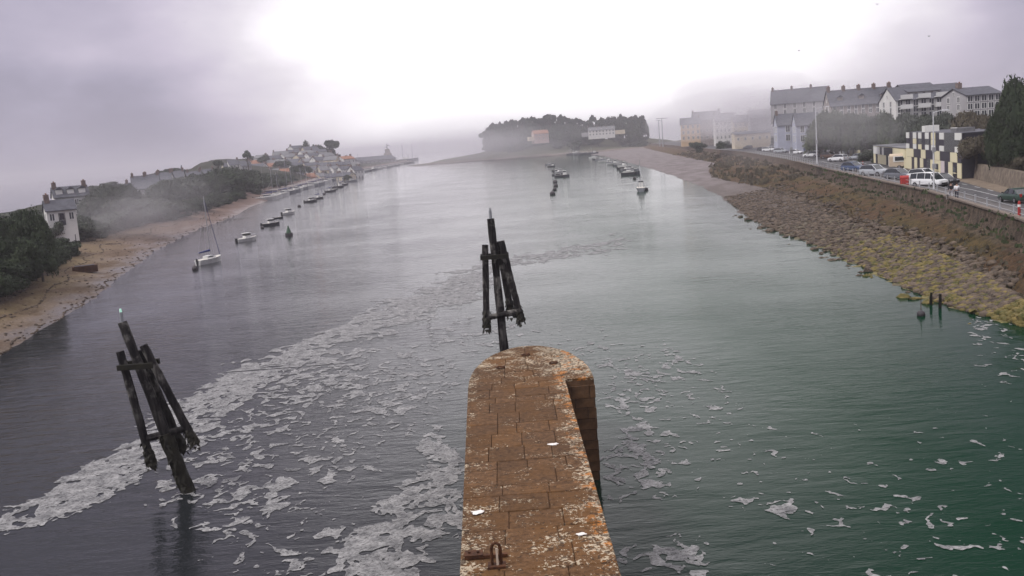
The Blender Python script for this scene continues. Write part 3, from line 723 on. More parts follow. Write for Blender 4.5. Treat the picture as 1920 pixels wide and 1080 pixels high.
# ================================================================ trees
def leafmat(name, a, b):
    m = mat(name, a, b, 0.5, 0.9, 0, detail=3, lo=0.3, hi=0.7); return m
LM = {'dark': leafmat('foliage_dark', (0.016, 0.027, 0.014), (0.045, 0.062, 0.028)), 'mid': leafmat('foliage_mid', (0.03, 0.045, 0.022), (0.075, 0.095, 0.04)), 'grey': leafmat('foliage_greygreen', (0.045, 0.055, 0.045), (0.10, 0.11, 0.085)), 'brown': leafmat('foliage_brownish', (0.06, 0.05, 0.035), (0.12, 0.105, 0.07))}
bark = mat('bark', (0.05, 0.04, 0.032), (0.11, 0.09, 0.07), 3, 0.95, 0.6)
def crown(kind, seed, nleaf, ls, lm):
    r = np.random.default_rng(seed)
    if kind == 'round':
        nc = 26; d = r.normal(size=(nc, 3)); d /= np.linalg.norm(d, axis=1)[:, None]; d[:, 2] = np.abs(d[:, 2]) * 1.1 - 0.35
        C = d * r.uniform(0.45, 0.78, (nc, 1)) * np.array([1, 1, 0.85]); C[:, 2] += 0.0; rad = r.uniform(0.24, 0.42, nc)
    elif kind == 'pine':
        nc = 14; an = r.uniform(0, 6.28, nc); rr = np.sqrt(r.random(nc)) * 0.75; C = np.stack([np.cos(an) * rr, np.sin(an) * rr, 0.35 + 0.35 * (1 - rr) + r.uniform(-.12, .08, nc)], 1); rad = r.uniform(0.22, 0.36, nc)
    else:                                                 # bush
        nc = 14; an = r.uniform(0, 6.28, nc); rr = np.sqrt(r.random(nc)) * 0.7; C = np.stack([np.cos(an) * rr, np.sin(an) * rr, r.uniform(-.75, .3, nc)], 1); rad = r.uniform(0.28, 0.45, nc)
    k = r.integers(0, nc, nleaf); d = r.normal(size=(nleaf, 3)); d /= np.linalg.norm(d, axis=1)[:, None]
    sq = np.array([1, 1, 0.55 if kind == 'pine' else 0.8])
    p = C[k] + d * (rad[k] * r.uniform(0.75, 1.12, nleaf))[:, None] * sq
    a = r.normal(size=(nleaf, 3)); a /= np.linalg.norm(a, axis=1)[:, None]; b = np.cross(a, d + r.normal(size=d.shape) * .4); b /= (np.linalg.norm(b, axis=1)[:, None] + 1e-6)
    s = (ls * r.uniform(0.6, 1.3, nleaf))[:, None]
    V = np.stack([p - a * s, p + b * s * 0.6, p + a * s, p - b * s * 0.6], 1).reshape(-1, 3); F = np.arange(nleaf * 4).reshape(-1, 4)
    # inner masses that stop the light
    cv, cf = [], []; o = len(V)
    th = np.linspace(0, 2 * PI, 7)[:-1]
    for i in range(nc):
        ring = []
        for zz, rr2 in ((-0.75, 0.5), (0, 0.86), (0.7, 0.55)):
            ring.append(np.stack([np.cos(th) * rr2, np.sin(th) * rr2, np.full(6, zz * 0.85)], 1))
        q = np.concatenate(ring) * rad[i] * r.uniform(0.78, 0.95, (18, 1)) * sq + C[i]; cv.append(q)
        for u in range(2):
            for j in range(6): cf.append((o + u * 6 + j, o + u * 6 + (j + 1) % 6, o + u * 6 + 6 + (j + 1) % 6, o + u * 6 + 6 + j))
        cf.append((o + 12, o + 13, o + 14, o + 15)); cf.append((o + 15, o + 16, o + 17, o + 12)); cf.append((o, o + 3, o + 2, o + 1)); cf.append((o, o + 5, o + 4, o + 3)); o += 18
    return npmesh('crown', np.concatenate([V] + cv), np.concatenate([F, np.array(cf)]), lm)
CR = {}
def getcrown(kind, lod, lm, v):
    key = (kind, lod, lm, v)
    if key not in CR:
        n, ls = {'near': (7000, 0.045), 'mid': (4200, 0.062), 'far': (1500, 0.10)}[lod]
        CR[key] = crown(kind, abs(hash((kind, v))) % 9999 if False else (v * 31 + {'round': 1, 'pine': 2, 'bush': 3}[kind]), n, ls, LM[lm])
    return CR[key]
def trunkmesh(kind):
    m = MB()
    top = 1.0
    m.path([(0, 0, -0.06), (0.02, 0.01, 0.3), (-0.02, 0.02, 0.6), (0.01, 0, 0.85)], [0.045, 0.034, 0.026, 0.012], bark, 7)
    for i in range(6):
        a = i * 1.05 + 0.3; z = 0.38 + 0.06 * i
        m.path([(0, 0, z), (math.cos(a) * .13, math.sin(a) * .13, z + .12), (math.cos(a) * .24, math.sin(a) * .24, z + .2)], [0.018, 0.012, 0.005], bark, 5)
    return m.mesh('trunk')
TRM = trunkmesh('t')
TREES = []
def tree(x, y, zg, ztop, wid, kind='round', lm='dark', lab='tree', group=None, name=None, cat='tree', frac=None):
    h = max(1.2, ztop - zg); v = random.randrange(4)
    d = y; lod = 'near' if d < 125 else ('mid' if d < 330 else 'far')
    nm = name or {'round': 'tree', 'pine': 'pine_tree', 'bush': 'bush'}[kind]
    if cat == 'tree' and kind == 'bush': cat = 'bush'
    t = thing(nm, lab, cat, (x, y, zg - 0.1), random.uniform(0, 6.3), group)
    if kind == 'bush':
        link('foliage', getcrown(kind, lod, lm, v), t, (0, 0, h * 0.5), None, (wid / 2, wid / 2, h * 0.62)); return t
    if kind == 'pine':
        hc = h * 0.42; link('trunk', TRM, t, (0, 0, 0), None, (h * 0.8, h * 0.8, h * 0.9)); link('crown', getcrown(kind, lod, lm, v), t, (0, 0, h - hc * 0.98), None, (wid / 2, wid / 2, hc)); return t
    fr = frac or 0.82; hc = h * fr
    link('trunk', TRM, t, (0, 0, 0), None, (min(h, wid) * .8, min(h, wid) * .8, h * (.68 if frac is None or frac > .8 else .95))); link('crown', getcrown(kind, lod, lm, v), t, (0, 0, h - hc * 0.60), None, (wid / 2, wid / 2, hc * 0.70)); return t
def tree_px(px, y, top, wpx, H, **k):
    x = at_depth(px, y, 330); zg = H(x, y); zt = z_for(px, top, y); return tree(x, y, zg, zt, wpx / FPX * y, **k)

# left wooded bank
TLx = [-120, 0, 40, 62, 76, 84, 128, 140, 150, 200, 250, 300, 350, 400, 440, 480, 545]
TLy = [350, 362, 364, 374, 422, 430, 428, 386, 356, 328, 330, 330, 322, 310, 306, 316, 338]
for px, y, tp_, wp in ((-70, 104, 366, 120), (-10, 108, 371, 100), (38, 112, 371, 84), (62, 118, 388, 46), (-110, 104, 350, 110), (8, 103, 415, 110), (52, 112, 430, 70), (20, 118, 366, 70)):
    tree_px(px, y, tp_, wp, HL, kind='round', lm='dark', lab='big dark evergreen tree in the clump at the left edge', group='dark trees at the left edge', frac=0.97)
for i in range(26):
    px = -60 + i * 7 + random.uniform(-3, 3); y = 100 + max(0, px) * 0.55 + random.uniform(0, 8)
    p = hit(px, float(np.interp(px, [-60, 0, 75, 140], [560, 535, 500, 462])), HL)
    tree(p.x, p.y + 1.5, p.z, p.z + random.uniform(2.2, 4.2), random.uniform(4, 7), 'bush', 'dark', 'dark green bush in the undergrowth above the left beach', 'bushes above the left beach')
n = 0
for i in range(92):
    px = random.uniform(132, 492); top = float(np.interp(px, TLx, TLy)); d0 = float(np.interp(px, [130, 200, 300, 400, 500], [175, 205, 245, 320, 400]))
    k = random.random(); y = d0 + k * 55; tt = top + (1 - k) * random.uniform(4, 26) + random.uniform(0, 4)
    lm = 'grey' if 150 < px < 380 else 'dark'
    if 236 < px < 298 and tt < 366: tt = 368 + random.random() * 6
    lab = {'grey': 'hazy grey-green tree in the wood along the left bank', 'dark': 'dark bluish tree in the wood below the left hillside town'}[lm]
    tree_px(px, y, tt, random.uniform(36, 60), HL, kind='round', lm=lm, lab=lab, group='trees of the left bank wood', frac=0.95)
for i in range(60):
    px = random.uniform(78, 480); p = hit(px, float(np.interp(px, [130, 230, 300, 370, 480], [452, 425, 413, 395, 362])) + random.uniform(-6, 3), HL)
    tree(p.x, p.y + 2, p.z, p.z + random.uniform(2.0, 4.5), random.uniform(4, 8), 'bush', 'grey' if px < 300 else 'dark', 'low bush at the foot of the left bank wood', 'bushes at the foot of the left wood')
for px, top, wp, y, lb in ((412, 297, 24, 470, 'small dark pine on the skyline left of the hillside town'), (467, 280, 17, 520, 'lone tall pine with a round crown on the skyline'), (577, 258, 24, 740, 'round dark tree at the top of the hillside town'), (600, 262, 30, 745, 'broad dark tree on the crest of the hillside town'), (628, 257, 36, 740, 'large umbrella pine with ragged branches at the right end of the crest'), (653, 287, 24, 700, 'rounded dark tree at the right foot of the hillside town'), (615, 268, 40, 748, 'dark tree behind the umbrella pine on the town crest'), (640, 285, 26, 720, 'dark tree below the umbrella pine'), (605, 290, 40, 715, 'dark tree below the crest between rows of houses')):
    tree_px(px, y, top, wp, HL, kind='pine' if 'pine ' in lb and 'below' not in lb and 'behind' not in lb else 'round', lm='dark', lab=lb, group='trees of the hillside town')
for i in range(30):
    px = random.uniform(470, 660); y = random.uniform(560, 720); 
    x = at_depth(px, y, 300); zg = HL(x, y); tree(x, y, zg, zg + random.uniform(4, 8), random.uniform(5, 9), 'round', 'dark', 'small dark garden tree between houses of the hillside town', 'garden trees of the hillside town')

for i in range(70):
    px = random.uniform(290, 540); y = random.uniform(400, 520); x = at_depth(px, y, 320); zg = HR(x, y) if x > 0 else HL(x, y)
    if zg < 1.5: continue
    zt = min(zg + random.uniform(4, 8), z_for(px, float(np.interp(px, TLx, TLy)) + 2, y))
    if zt < zg + 2: zt = zg + 2.5
    tree(x, y, zg, zt, random.uniform(6, 11), 'round', 'dark', 'dark tree on the slope between the left wood and the town', 'slope trees beside the hillside town', frac=0.97)
for i in range(34):
    px = random.uniform(-20, 430); y = random.uniform(175, 250) if px < 150 else random.uniform(300, 430); x = at_depth(px, y, 330); zg = HL(x, y)
    if zg < 1.2: continue
    tree(x, y, zg, zg + random.uniform(2, 3.6), random.uniform(7, 12), 'bush', 'grey', 'hazy scrub along the ridge of the left bank', 'scrub on the left ridge')
# island wood
TIx = [902, 915, 928, 945, 965, 985, 1010, 1032, 1050, 1075, 1088, 1095, 1110, 1130, 1150, 1165, 1185, 1200, 1212, 1220]
TIy = [252, 238, 224, 220, 219, 216, 214, 208, 212, 214, 221, 223, 216, 217, 212, 211, 214, 211, 212, 240]
for i in range(90):
    px = 908 + 306 * ((i + random.random() * .6) / 60.0) if i < 60 else random.uniform(915, 1212)
    top = float(np.interp(px, TIx, TIy)) + (random.uniform(-3, 6) if i < 60 else random.uniform(8, 24)); y = random.uniform(1000, 1060) if i < 60 else random.uniform(965, 1000)
    x = at_depth(px, y, 260); zg = max(1, HI(x, y)); pine = i < 60 and i % 2 == 0
    tree(x, y, zg, z_for(px, top, y), random.uniform(7, 13) if i < 60 else random.uniform(12, 18), 'pine' if pine else 'round', 'dark', 'hazy umbrella pine on the island ridge' if pine else 'hazy dark tree in the dense island wood', 'island pines' if pine else 'island wood', frac=0.97)
for i in range(40):
    px = random.uniform(905, 1218); y = random.uniform(945, 985)
    if 990 < px < 1036 or 1090 < px < 1168: y += 25
    x = at_depth(px, y, 270); zg = max(0.8, HI(x, y)); tree(x, y, zg, zg + random.uniform(6, 11), random.uniform(12, 18), 'bush', 'dark', 'low hazy bush fringing the island shore', 'island shore bushes')

# right bank trees
TRx = [1535, 1550, 1580, 1620, 1660, 1700, 1740, 1780, 1820, 1850, 1870]
TRy = [214, 192, 188, 192, 192, 186, 190, 196, 192, 186, 180]
for i in range(46):
    px = 1538 + 330 * ((i * 0.618) % 1.0); top = float(np.interp(px, TRx, TRy)); k = random.random(); y = float(np.interp(px, [1538, 1620, 1700, 1800, 1870], [245, 225, 200, 160, 140])) + k * 22
    tt = top + (1 - k) * random.uniform(6, 30) + random.uniform(0, 6); lm = 'mid' if px < 1690 else ('grey' if px < 1790 else 'brown')
    lab = {'mid': 'dense green tree on the slope behind the quay car park', 'grey': 'grey-green tree on the slope below the long apartment block', 'brown': 'brownish thin-leaved tree on the slope right of the chequered building'}[lm]
    tree_px(px, y, tt, random.uniform(44, 66), HR, kind='round', lm=lm, lab=lab, group='trees on the slope behind the quay', frac=0.94)
for px, y, top, wp in ((1878, 122, 190, 64), (1900, 125, 126, 66), (1925, 118, 116, 84), (1890, 132, 160, 60), (1960, 112, 118, 100), (2010, 105, 100, 120), (1905, 116, 240, 56), (2080, 100, 90, 130), (1882, 124, 262, 44), (1862, 130, 212, 50), (1872, 122, 178, 56), (1908, 128, 120, 80), (1935, 120, 112, 80)):
    tree_px(px, y, top, wp, HR, kind='round', lm='dark', lab='tall dark evergreen tree rising at the right edge behind the road', group='tall dark trees at the right edge', frac=0.97)
tree_px(1832, 131, 240, 64, HR, kind='round', lm='brown', lab='slender bare-trunked tree leaning by the stone retaining wall', frac=0.62)
for px, py, w_, h_, lb in ((1626, 302, 4.2, 3.2, 'dark green clipped bush in front of the low cream wall'), (1645, 304, 4.0, 3.0, 'rounded dark bush just right of the clipped bush'), (1590, 288, 5, 2.2, 'low brown bush beside the parked cars')):
    p = P(px, py, QZ); tree(p.x, p.y, QZ, QZ + h_, w_, 'bush', 'dark' if 'dark' in lb else 'brown', lb)
for i in range(22):
    px = 1820 + i * 6.5; p = P(px, float(np.interp(px, [1810, 1890, 1960], [340, 362, 390])), QZ); xx = float(XB(p.y)) + 3.2
    tree(xx, p.y, HR(xx, p.y) - .1, HR(xx, p.y) + random.uniform(1.2, 3), random.uniform(2.5, 4), 'bush', 'brown', 'scrubby bush on top of the stone retaining wall', 'scrub on the retaining wall')
for i in range(16):
    px = random.uniform(1285, 1530); y = random.uniform(430, 560); x = at_depth(px, y, 270); zg = HR(x, y)
    tree(x, y, zg, zg + random.uniform(3, 5), random.uniform(4, 8), 'bush', 'dark', 'hazy shrub in front of the far quayside houses', 'shrubs before the far quayside houses')

# ================================================================ buildings
def wallmat(n, c): return mat('render_' + n, c, tuple(v * 0.82 for v in c), 0.35, 0.9, 0.15)
WM = {'white': wallmat('white', (0.72, 0.71, 0.68)), 'cream': wallmat('cream', (0.66, 0.58, 0.44)), 'grey': wallmat('grey', (0.40, 0.39, 0.40)), 'stone': mat('granite_wall', (0.20, 0.17, 0.16), (0.36, 0.32, 0.30), 1.3, 0.9, 0.5), 'ochre': wallmat('ochre', (0.55, 0.40, 0.25)), 'pink': wallmat('pink', (0.55, 0.42, 0.38)), 'blue': wallmat('blue', (0.44, 0.46, 0.55))}
RF = {'slate': mat('slate_roof', (0.055, 0.058, 0.07), (0.10, 0.10, 0.12), 1.5, 0.7, 0.4), 'grey': mat('grey_roof', (0.13, 0.13, 0.14), (0.19, 0.19, 0.20), 1.5, 0.8, 0.4), 'tile': mat('tile_roof', (0.24, 0.11, 0.07), (0.33, 0.17, 0.11), 1.5, 0.85, 0.4)}
glassm = mat('window_glass', (0.03, 0.035, 0.045), None, rough=0.12, spec=0.6)
framew = mat('white_frame', (0.7, 0.7, 0.68), None, rough=0.6); dark_m = mat('dark_cladding', (0.022, 0.020, 0.030), (0.035, 0.032, 0.045), 2, 0.6)
chim = mat('chimney_stone', (0.14, 0.10, 0.09), (0.22, 0.17, 0.15), 2, 0.9)
WMESH = {}
def window(par, x, y, z, w, h, rz=0.0, deep=0.08):
    key = (round(w, 2), round(h, 2))
    if key not in WMESH:
        m = MB(); t = min(0.12, w * 0.12)
        m.box((0, 0.02, 0), (w - 2 * t, 0.05, h - 2 * t), glassm)
        for s in (-1, 1): m.box((s * (w / 2 - t / 2), 0, 0), (t, 0.12, h), framew); m.box((0, 0, s * (h / 2 - t / 2)), (w - 2 * t, 0.12, t), framew)
        m.box((0, -0.01, 0), (t * .7, 0.09, h - 2 * t), framew)
        WMESH[key] = m.mesh('window')
    return link('window', WMESH[key], par, (x, y, z), (0, 0, rz))
def house(lab, loc, rz, w, d, h, rh, wall='white', roof='slate', floors=2, cols=3, chims=(1,), group=None, cat='house', name='house', gwin=1, dorm=0, win=(0.9, 1.35), ewin=None, doors=0):
    t = thing(name, lab, cat, loc, rz, group); wm = WM[wall]; z0 = -3.0
    prof = [(-d / 2, z0), (d / 2, z0), (d / 2, h), (0, h + rh), (-d / 2, h)]
    m = MB(); m.loft([[(x, y, z) for y, z in prof] for x in (-w / 2, w / 2)], wm); wl = m.build('wall', t)
    rm = RF[roof]; ov = 0.35; th = 0.16; sl = rh / (d / 2)
    m = MB()
    for s in (-1, 1):
        a = (s * (d / 2 + ov), h - sl * ov + 0.03); b = (0, h + rh + 0.03)
        ring = lambda x: [(x, a[0], a[1]), (x, b[0], b[1]), (x, b[0], b[1] + th), (x, a[0], a[1] + th)]
        m.loft([ring(-w / 2 - 0.25), ring(w / 2 + 0.25)], rm)
    rf = m.build('roof', t)
    for c in chims:
        x = c * (w / 2 - 0.45); MB().box((x, 0, h + rh + 0.35), (0.8, 1.3, 1.7), chim).box((x, -0.3, h + rh + 1.32), (0.25, 0.25, 0.25), RF['tile']).build('chimney', rf)
    fh = h / floors
    for f in range(floors):
        for c in range(cols):
            x = -w / 2 + w * (c + 0.5) / cols; window(t, x, -d / 2 - 0.03, fh * (f + 0.55), win[0], win[1])
    for s in ((-1, 1) if gwin else ()):
        for f in range(floors):
            for gx in ((-d / 5, d / 5) if d > 6 else (0,)): window(t, s * (w / 2 + 0.03), gx, fh * (f + 0.55), win[0], win[1], s * PI / 2)
        window(t, s * (w / 2 + 0.03), 0, h + rh * 0.35, 0.7, 0.9, s * PI / 2)
    for k in range(dorm):
        x = -w / 2 + w * (k + 0.5) / dorm; dy = -d / 2 + d * 0.20; m = MB()
        m.box((x, dy + 0.3, h + rh * 0.35 + 0.1), (1.3, 1.6, 1.5), wm); m.loft([[(x - .85, y, h + rh * .35 + .86), (x + .85, y, h + rh * .35 + .86), (x, y, h + rh * .35 + 1.5)] for y in (dy - 0.65, dy + 1.3)], rm); dm = m.build('dormer', rf)
    for k in range(doors):
        x = -w / 2 + w * (k + 0.9) / (doors + 0.8); MB().box((x, -d / 2 - 0.04, 1.05), (1.0, 0.1, 2.1), dark_m).build('door', t)
    return t
def house_px(px, top, y, wpx, H, **k):        # roof ridge at pixel row `top`
    x = at_depth(px, y, 300); zr = z_for(px, top, y); w = wpx / FPX * y / max(0.35, math.cos(k.get('rz', 0)))
    rh = k.pop('rh', 2.6); hh = k.pop('h', 5.5); zg = zr - rh - hh
    return house(k.pop('lab'), (x, y, zg), k.pop('rz', 0), k.pop('w', w), k.pop('d', 7.0), hh, rh, **k)
# two houses by the left wood
house_px(98, 377, 168, 40, HL, lab='white gabled cottage with dark slate roof above the left beach', rz=0.55, h=2.7, rh=1.5, d=3.8, w=4.6, wall='white', cols=3, floors=1, chims=(-1,), gwin=1, doors=1)
house_px(122, 351, 215, 60, HL, lab='pale gabled house standing above and behind the white cottage', rz=0.55, h=3.0, rh=2.0, d=4.6, w=7.0, wall='white', cols=4, floors=1, chims=(-1, 1), dorm=3)
house_px(262, 342, 330, 46, HL, lab='long pale house half hidden in the left wood', rz=0.3, h=5.0, rh=2.2, d=7, w=11, wall='grey', cols=4, chims=(-1,))
for px, top, wp, wall in ((255, 331, 24, 'grey'), (280, 328, 24, 'stone'), (305, 324, 26, 'grey'), (330, 321, 22, 'stone'), (360, 322, 24, 'cream'), (385, 318, 24, 'white')):
    house_px(px, top, float(np.interp(px, [255, 385], [335, 445])), wp, HL, lab='%s terraced house on the ridge behind the left wood' % {'grey': 'grey', 'stone': 'granite', 'cream': 'cream', 'white': 'white'}[wall], rz=random.uniform(0.1, 0.4), wall=wall, group='ridge houses behind the left wood', chims=(-1, 1))
# church spire
x = at_depth(341, 430, 320); zt = z_for(341, 309, 430); t = thing('church_tower', 'thin grey church spire on the ridge behind the left wood', 'church', (x, 430, zt - 22))
MB().box((0, 0, 7.5), (4, 4, 15), WM['stone']).build('tower', t); MB().tube((0, 0, 15), (0, 0, 22), 1.9, 0.08, RF['slate'], 8).build('spire', t)
# hillside town
walls = ['white', 'cream', 'white', 'white', 'white', 'pink', 'cream', 'white', 'stone']
rowd = [(335, 585, 500, 650), (325, 610, 480, 655), (316, 640, 470, 650), (307, 668, 470, 655), (298, 695, 480, 610), (289, 720, 515, 600), (281, 742, 545, 590)]
rname = ['waterfront row', 'second row from the quay', 'third row from the quay', 'middle row of the slope', 'upper middle row', 'second row below the crest', 'crest row']
for r, (top, dep, a_, b_) in enumerate(rowd):
    px = a_; i = 0
    while px < b_:
        wp = random.uniform(17, 27); wl_ = random.choice(walls); y = dep + random.uniform(-8, 8); tp2 = top - 7 - (px - a_) * 0.035 + random.uniform(-2, 2)
        x = at_depth(px + wp / 2, y, 300); zr = z_for(px + wp / 2, tp2, y); rh = random.uniform(1.7, 2.5); hh = random.uniform(5.5, 8)
        house('%s hillside house with %s roof in the %s' % (wl_, 'red' if (i + r) % 7 == 3 else 'slate', rname[r]), (x, y, zr - rh - hh), random.choice((0.35, 0.6, 0.9, -0.4)), wp / FPX * y * 1.1, random.uniform(6, 8), hh, rh, wl_, 'tile' if (i + r) % 7 == 3 else random.choice(('slate', 'grey')), 2, 3, random.choice(((1,), (-1,), (-1, 1))), 'houses of the hillside town')
        px += wp * 1.02; i += 1
for px, top, wp, wl_ in ((436, 300, 17, 'white'), (424, 306, 14, 'cream'), (458, 302, 16, 'grey')):
    house_px(px, top, 540, wp, HL, lab='%s house on the skyline between the two lone pines' % wl_, rz=0.5, wall=wl_, h=4.5, group='skyline houses by the lone pines')
# town quay wall
p0, p1 = P(505, 371), P(775, 304)
ql = []
qm = mat('quay_masonry', (0.13, 0.11, 0.105), (0.24, 0.21, 0.2), 0.6, 0.9, 0.5)
yq = np.linspace(400, 1290, 50); m = MB()
rings = [[(float(XL(v)) - 2.0, v, -1), (float(XL(v)) - 2.4, v, 1.9), (float(XL(v)) - 9.4, v, 1.9), (float(XL(v)) - 9.4, v, -1)] for v in yq]
m.loft(rings, qm); tag(m.build('town_quay'), 'low stone quay running below the hillside town', 'quay')
# harbour hall, tower, mole
x = at_depth(700, 1150, 300); t = thing('harbour_hall', 'long low harbour hall with a dark roof on the mole', 'hall', (x, 1150, 1.9), 0.9)
m = MB(); Lh = 60; m.box((0, 0, 2.5), (Lh, 16, 5), WM['grey']); m.build('wall', t)
MB().loft([[(xx, -9, 5.05), (xx, 9, 5.05), (xx, 0, 9.5)] for xx in (-Lh / 2 - 1, Lh / 2 + 1)], RF['slate']).build('roof', t)
for k in range(9): window(t, -Lh / 2 + 4 + k * 6.5, -8.05, 2.6, 2.4, 2.0)
metal = MATS['galvanised']
x = at_depth(728, 1200, 300); t = thing('signal_tower', 'dark stepped signal tower at the end of the harbour hall', 'tower', (x, 1200, 1.9))
MB().box((0, 0, 6), (12, 12, 12), WM['stone'], taper=0.7).build('base', t); MB().box((0, 0, 14.5), (6, 6, 5), WM['stone'], taper=0.85).build('watch_room', t); MB().tube((0, 0, 17), (0, 0, 24), 0.5, 0.2, dark_m).build('mast', t)
for a in (-1, 1): MB().tube((0, 0, 20 + a), (3 * a, 0, 20 + a), 0.2, 0.2, dark_m).build('yardarm', t)
# island houses
x = at_depth(1013, 950, 260); t = house('cream island house with a reddish roof among the trees', (x, 950, z_for(1013, 263, 950)), 0.25, 15, 9, 6.5, 3.2, 'pink', 'tile', 2, 4, (-1, 1)); 
MB().box((-10, -1, 2), (5, 6, 4), WM['cream']).build('side_wing', t)
x = at_depth(1128, 960, 255); t = house('long white manor house with tall chimneys on the island', (x, 960, z_for(1128, 254, 960)), -0.05, 26, 9, 5.5, 3.0, 'white', 'grey', 2, 8, (-1, -.33, .33, 1), dorm=5, win=(1.2, 1.6))
MB().box((18, 0, 2), (10, 7, 4), WM['cream']).build('side_wing', t); MB().box((-16, 0, 2), (7, 7, 4), WM['grey']).build('side_wing', t)
# island sea wall
m = MB(); a, b = P(990, 268, 3.0), P(1165, 259, 3.0)
for px0, px1 in ((990, 1085), (1085, 1165)):
    pass
# right far quayside buildings
def bldg(px0, px1, top, basepy, y, **k):
    x0, x1 = at_depth(px0, y, 250), at_depth(px1, y, 250); pc = (px0 + px1) / 2
    rz = k.pop('rz', 0.0); w = (x1 - x0) / math.cos(rz); rh = k.pop('rh'); zb = z_for(pc, basepy, y); H_ = z_for(pc, top, y) - zb
    return house(k.pop('lab'), ((x0 + x1) / 2, y, zb), rz, w, k.pop('d', 9), H_ - rh, rh, **k)
bldg(1277, 1312, 221, 264, 560, lab='ochre quayside house with dark windows at the far end of the row', rh=3.6, wall='ochre', floors=3, cols=4, rz=-0.15, win=(1.2, 1.9), chims=(1,))
bldg(1300, 1350, 209, 264, 580, lab='tall slate-roofed house behind the ochre quayside house', rh=5, wall='stone', floors=3, cols=5, rz=-0.15, win=(1.2, 1.8), chims=(-1, 1), d=11)
bldg(1340, 1376, 212, 264, 540, lab='white quayside house with many narrow windows', rh=4, wall='white', floors=3, cols=5, rz=-0.1, win=(1.0, 1.7), chims=(-1,))
bldg(1374, 1408, 216, 266, 520, lab='cream quayside house right of the narrow-windowed white one', rh=3.5, wall='cream', floors=3, cols=4, rz=-0.1, win=(1.0, 1.7), chims=(1,))
bldg(1406, 1456, 205, 266, 500, lab='long pale house fading in the mist behind the parked cars', rh=4, wall='grey', floors=3, cols=6, rz=-0.1, win=(1.0, 1.6), chims=(-1, 1))
bldg(1375, 1440, 246, 270, 430, lab='low building with a flat dark roof facing the car park', rh=1.0, wall='cream', floors=1, cols=5, rz=-0.1, d=10, chims=(), gwin=0)
bldg(1455, 1492, 214, 267, 330, lab='grey-blue chapel-like house with one arched window, left of its twin', rh=3.6, wall='blue', floors=2, cols=1, rz=-0.12, d=8, win=(1.5, 2.2), chims=(-1,))
bldg(1490, 1532, 212, 268, 320, lab='grey-blue chapel-like house with arched window beside the lamp post', rh=3.8, wall='blue', floors=2, cols=2, rz=-0.12, d=8, win=(1.3, 2.2), chims=())
bldg(1454, 1550, 166, 214, 372, lab='big slate-roofed house with pale dormers high on the right hill', rh=5.2, wall='grey', floors=2, cols=6, rz=-0.35, d=12, chims=(-1, -.3, .4), win=(1.1, 1.9), dorm=0)
bldg(1554, 1668, 167, 214, 272, lab='long dark granite terrace with chimneys on the right hill', rh=4.2, wall='stone', floors=2, cols=9, rz=-0.12, d=10, chims=(-1, -.5, 0, .5, 1), win=(0.9, 1.3), dorm=3)
bldg(1666, 1792, 161, 222, 238, lab='long apartment block with pale balconies on the right hill', rh=3.2, wall='white', floors=3, cols=9, rz=-0.05, d=12, chims=(), win=(1.3, 1.5), dorm=0, name='apartment_block', cat='apartment block')
bldg(1686, 1742, 158, 222, 241, lab='raised dark-roofed middle section of the apartment block', rh=2.0, wall='stone', floors=3, cols=4, rz=-0.05, d=13, chims=(), win=(1.2, 1.4), name='apartment_block', cat='apartment block')
bldg(1788, 1852, 165, 235, 205, lab='grey rendered block with square windows at the right end of the hill', rh=1.6, wall='grey', floors=4, cols=5, rz=0.02, d=11, chims=(-.8,), win=(1.2, 1.3), name='apartment_block', cat='apartment block')
bal = [o for o in bpy.data.objects if o.get('label', '').startswith('long apartment block')][0]
bw_ = (at_depth(1792, 238, 250) - at_depth(1666, 238, 250))
for f in range(2):
    for k in range(4):
        x = -bw_ / 2 + bw_ * (k + .5) / 4; zb = 2.6 + f * 2.3
        MB().box((x, -6.7, zb), (2.9, 1.3, 0.15), framew).box((x, -7.3, zb + .55), (2.9, .08, .9), framew).build('balcony', bal)

# --- chequered building
pA, pB = P(1700, 317, QZ), P(1803, 337, QZ)
dv = pB - pA; BL = dv.length; brz = math.atan2(dv.y, dv.x)
ztop = z_for(1750, 248, (pA.y + pB.y) / 2); BH = ztop - QZ
t = thing('chequered_building', 'modern building clad in dark and cream chequered panels behind the parked van', 'building', (pA.x, pA.y, QZ), brz)
bd = 9.0
MB().box((BL / 2, bd / 2 + 0.1, BH / 2 - 0.1), (BL - 0.1, bd, BH - 0.2), dark_m).build('wall', t)
MB().box((BL / 2, bd / 2 + 0.1, BH - 0.05), (BL - 0.3, bd - .2, 0.12), RF['slate']).build('roof', t)
pc = mat('panel_cream', (0.72, 0.66, 0.44), None, rough=0.6); pw = mat('panel_white', (0.72, 0.72, 0.68), None, rough=0.6); pd = mat('panel_black', (0.02, 0.016, 0.03), None, rough=0.5); pg = mat('panel_glass', (0.05, 0.055, 0.06), None, rough=0.25); ppk = mat('panel_pink', (0.62, 0.55, 0.55), None, rough=0.6)
CK = []
def ck(u0, u1, v0, v1, m, nm='panel'): CK.append((u0, u1, v0, v1, m, nm))
xs_ = [650, 680, 715, 745, 762, 790, 820, 850, 868, 900, 930, 962, 1035, 1075]
col_ = [pw, pd, pw, pd, pw, pd, pw, pd, pc, pd, pw, pg, pw]
for k in range(len(col_)):
    u0, u1 = (xs_[k] - 650) / 425, (xs_[k + 1] - 650) / 425; c = col_[k]
    if c in (pw, pc): ck(u0, u1, .84, 1.0, c); ck(u0, u1, .70, .84, pd if k in (0, 10) else (pc if k in (2, 8) else pg)); ck(u0, u1, .57, .70, pw if k != 4 else pc)
    elif c is pd: ck(u0, u1, .78, 1.0, c); ck(u0, u1, .57, .78, c)
    else: ck(u0, u1, .57, 1.0, c, 'window')
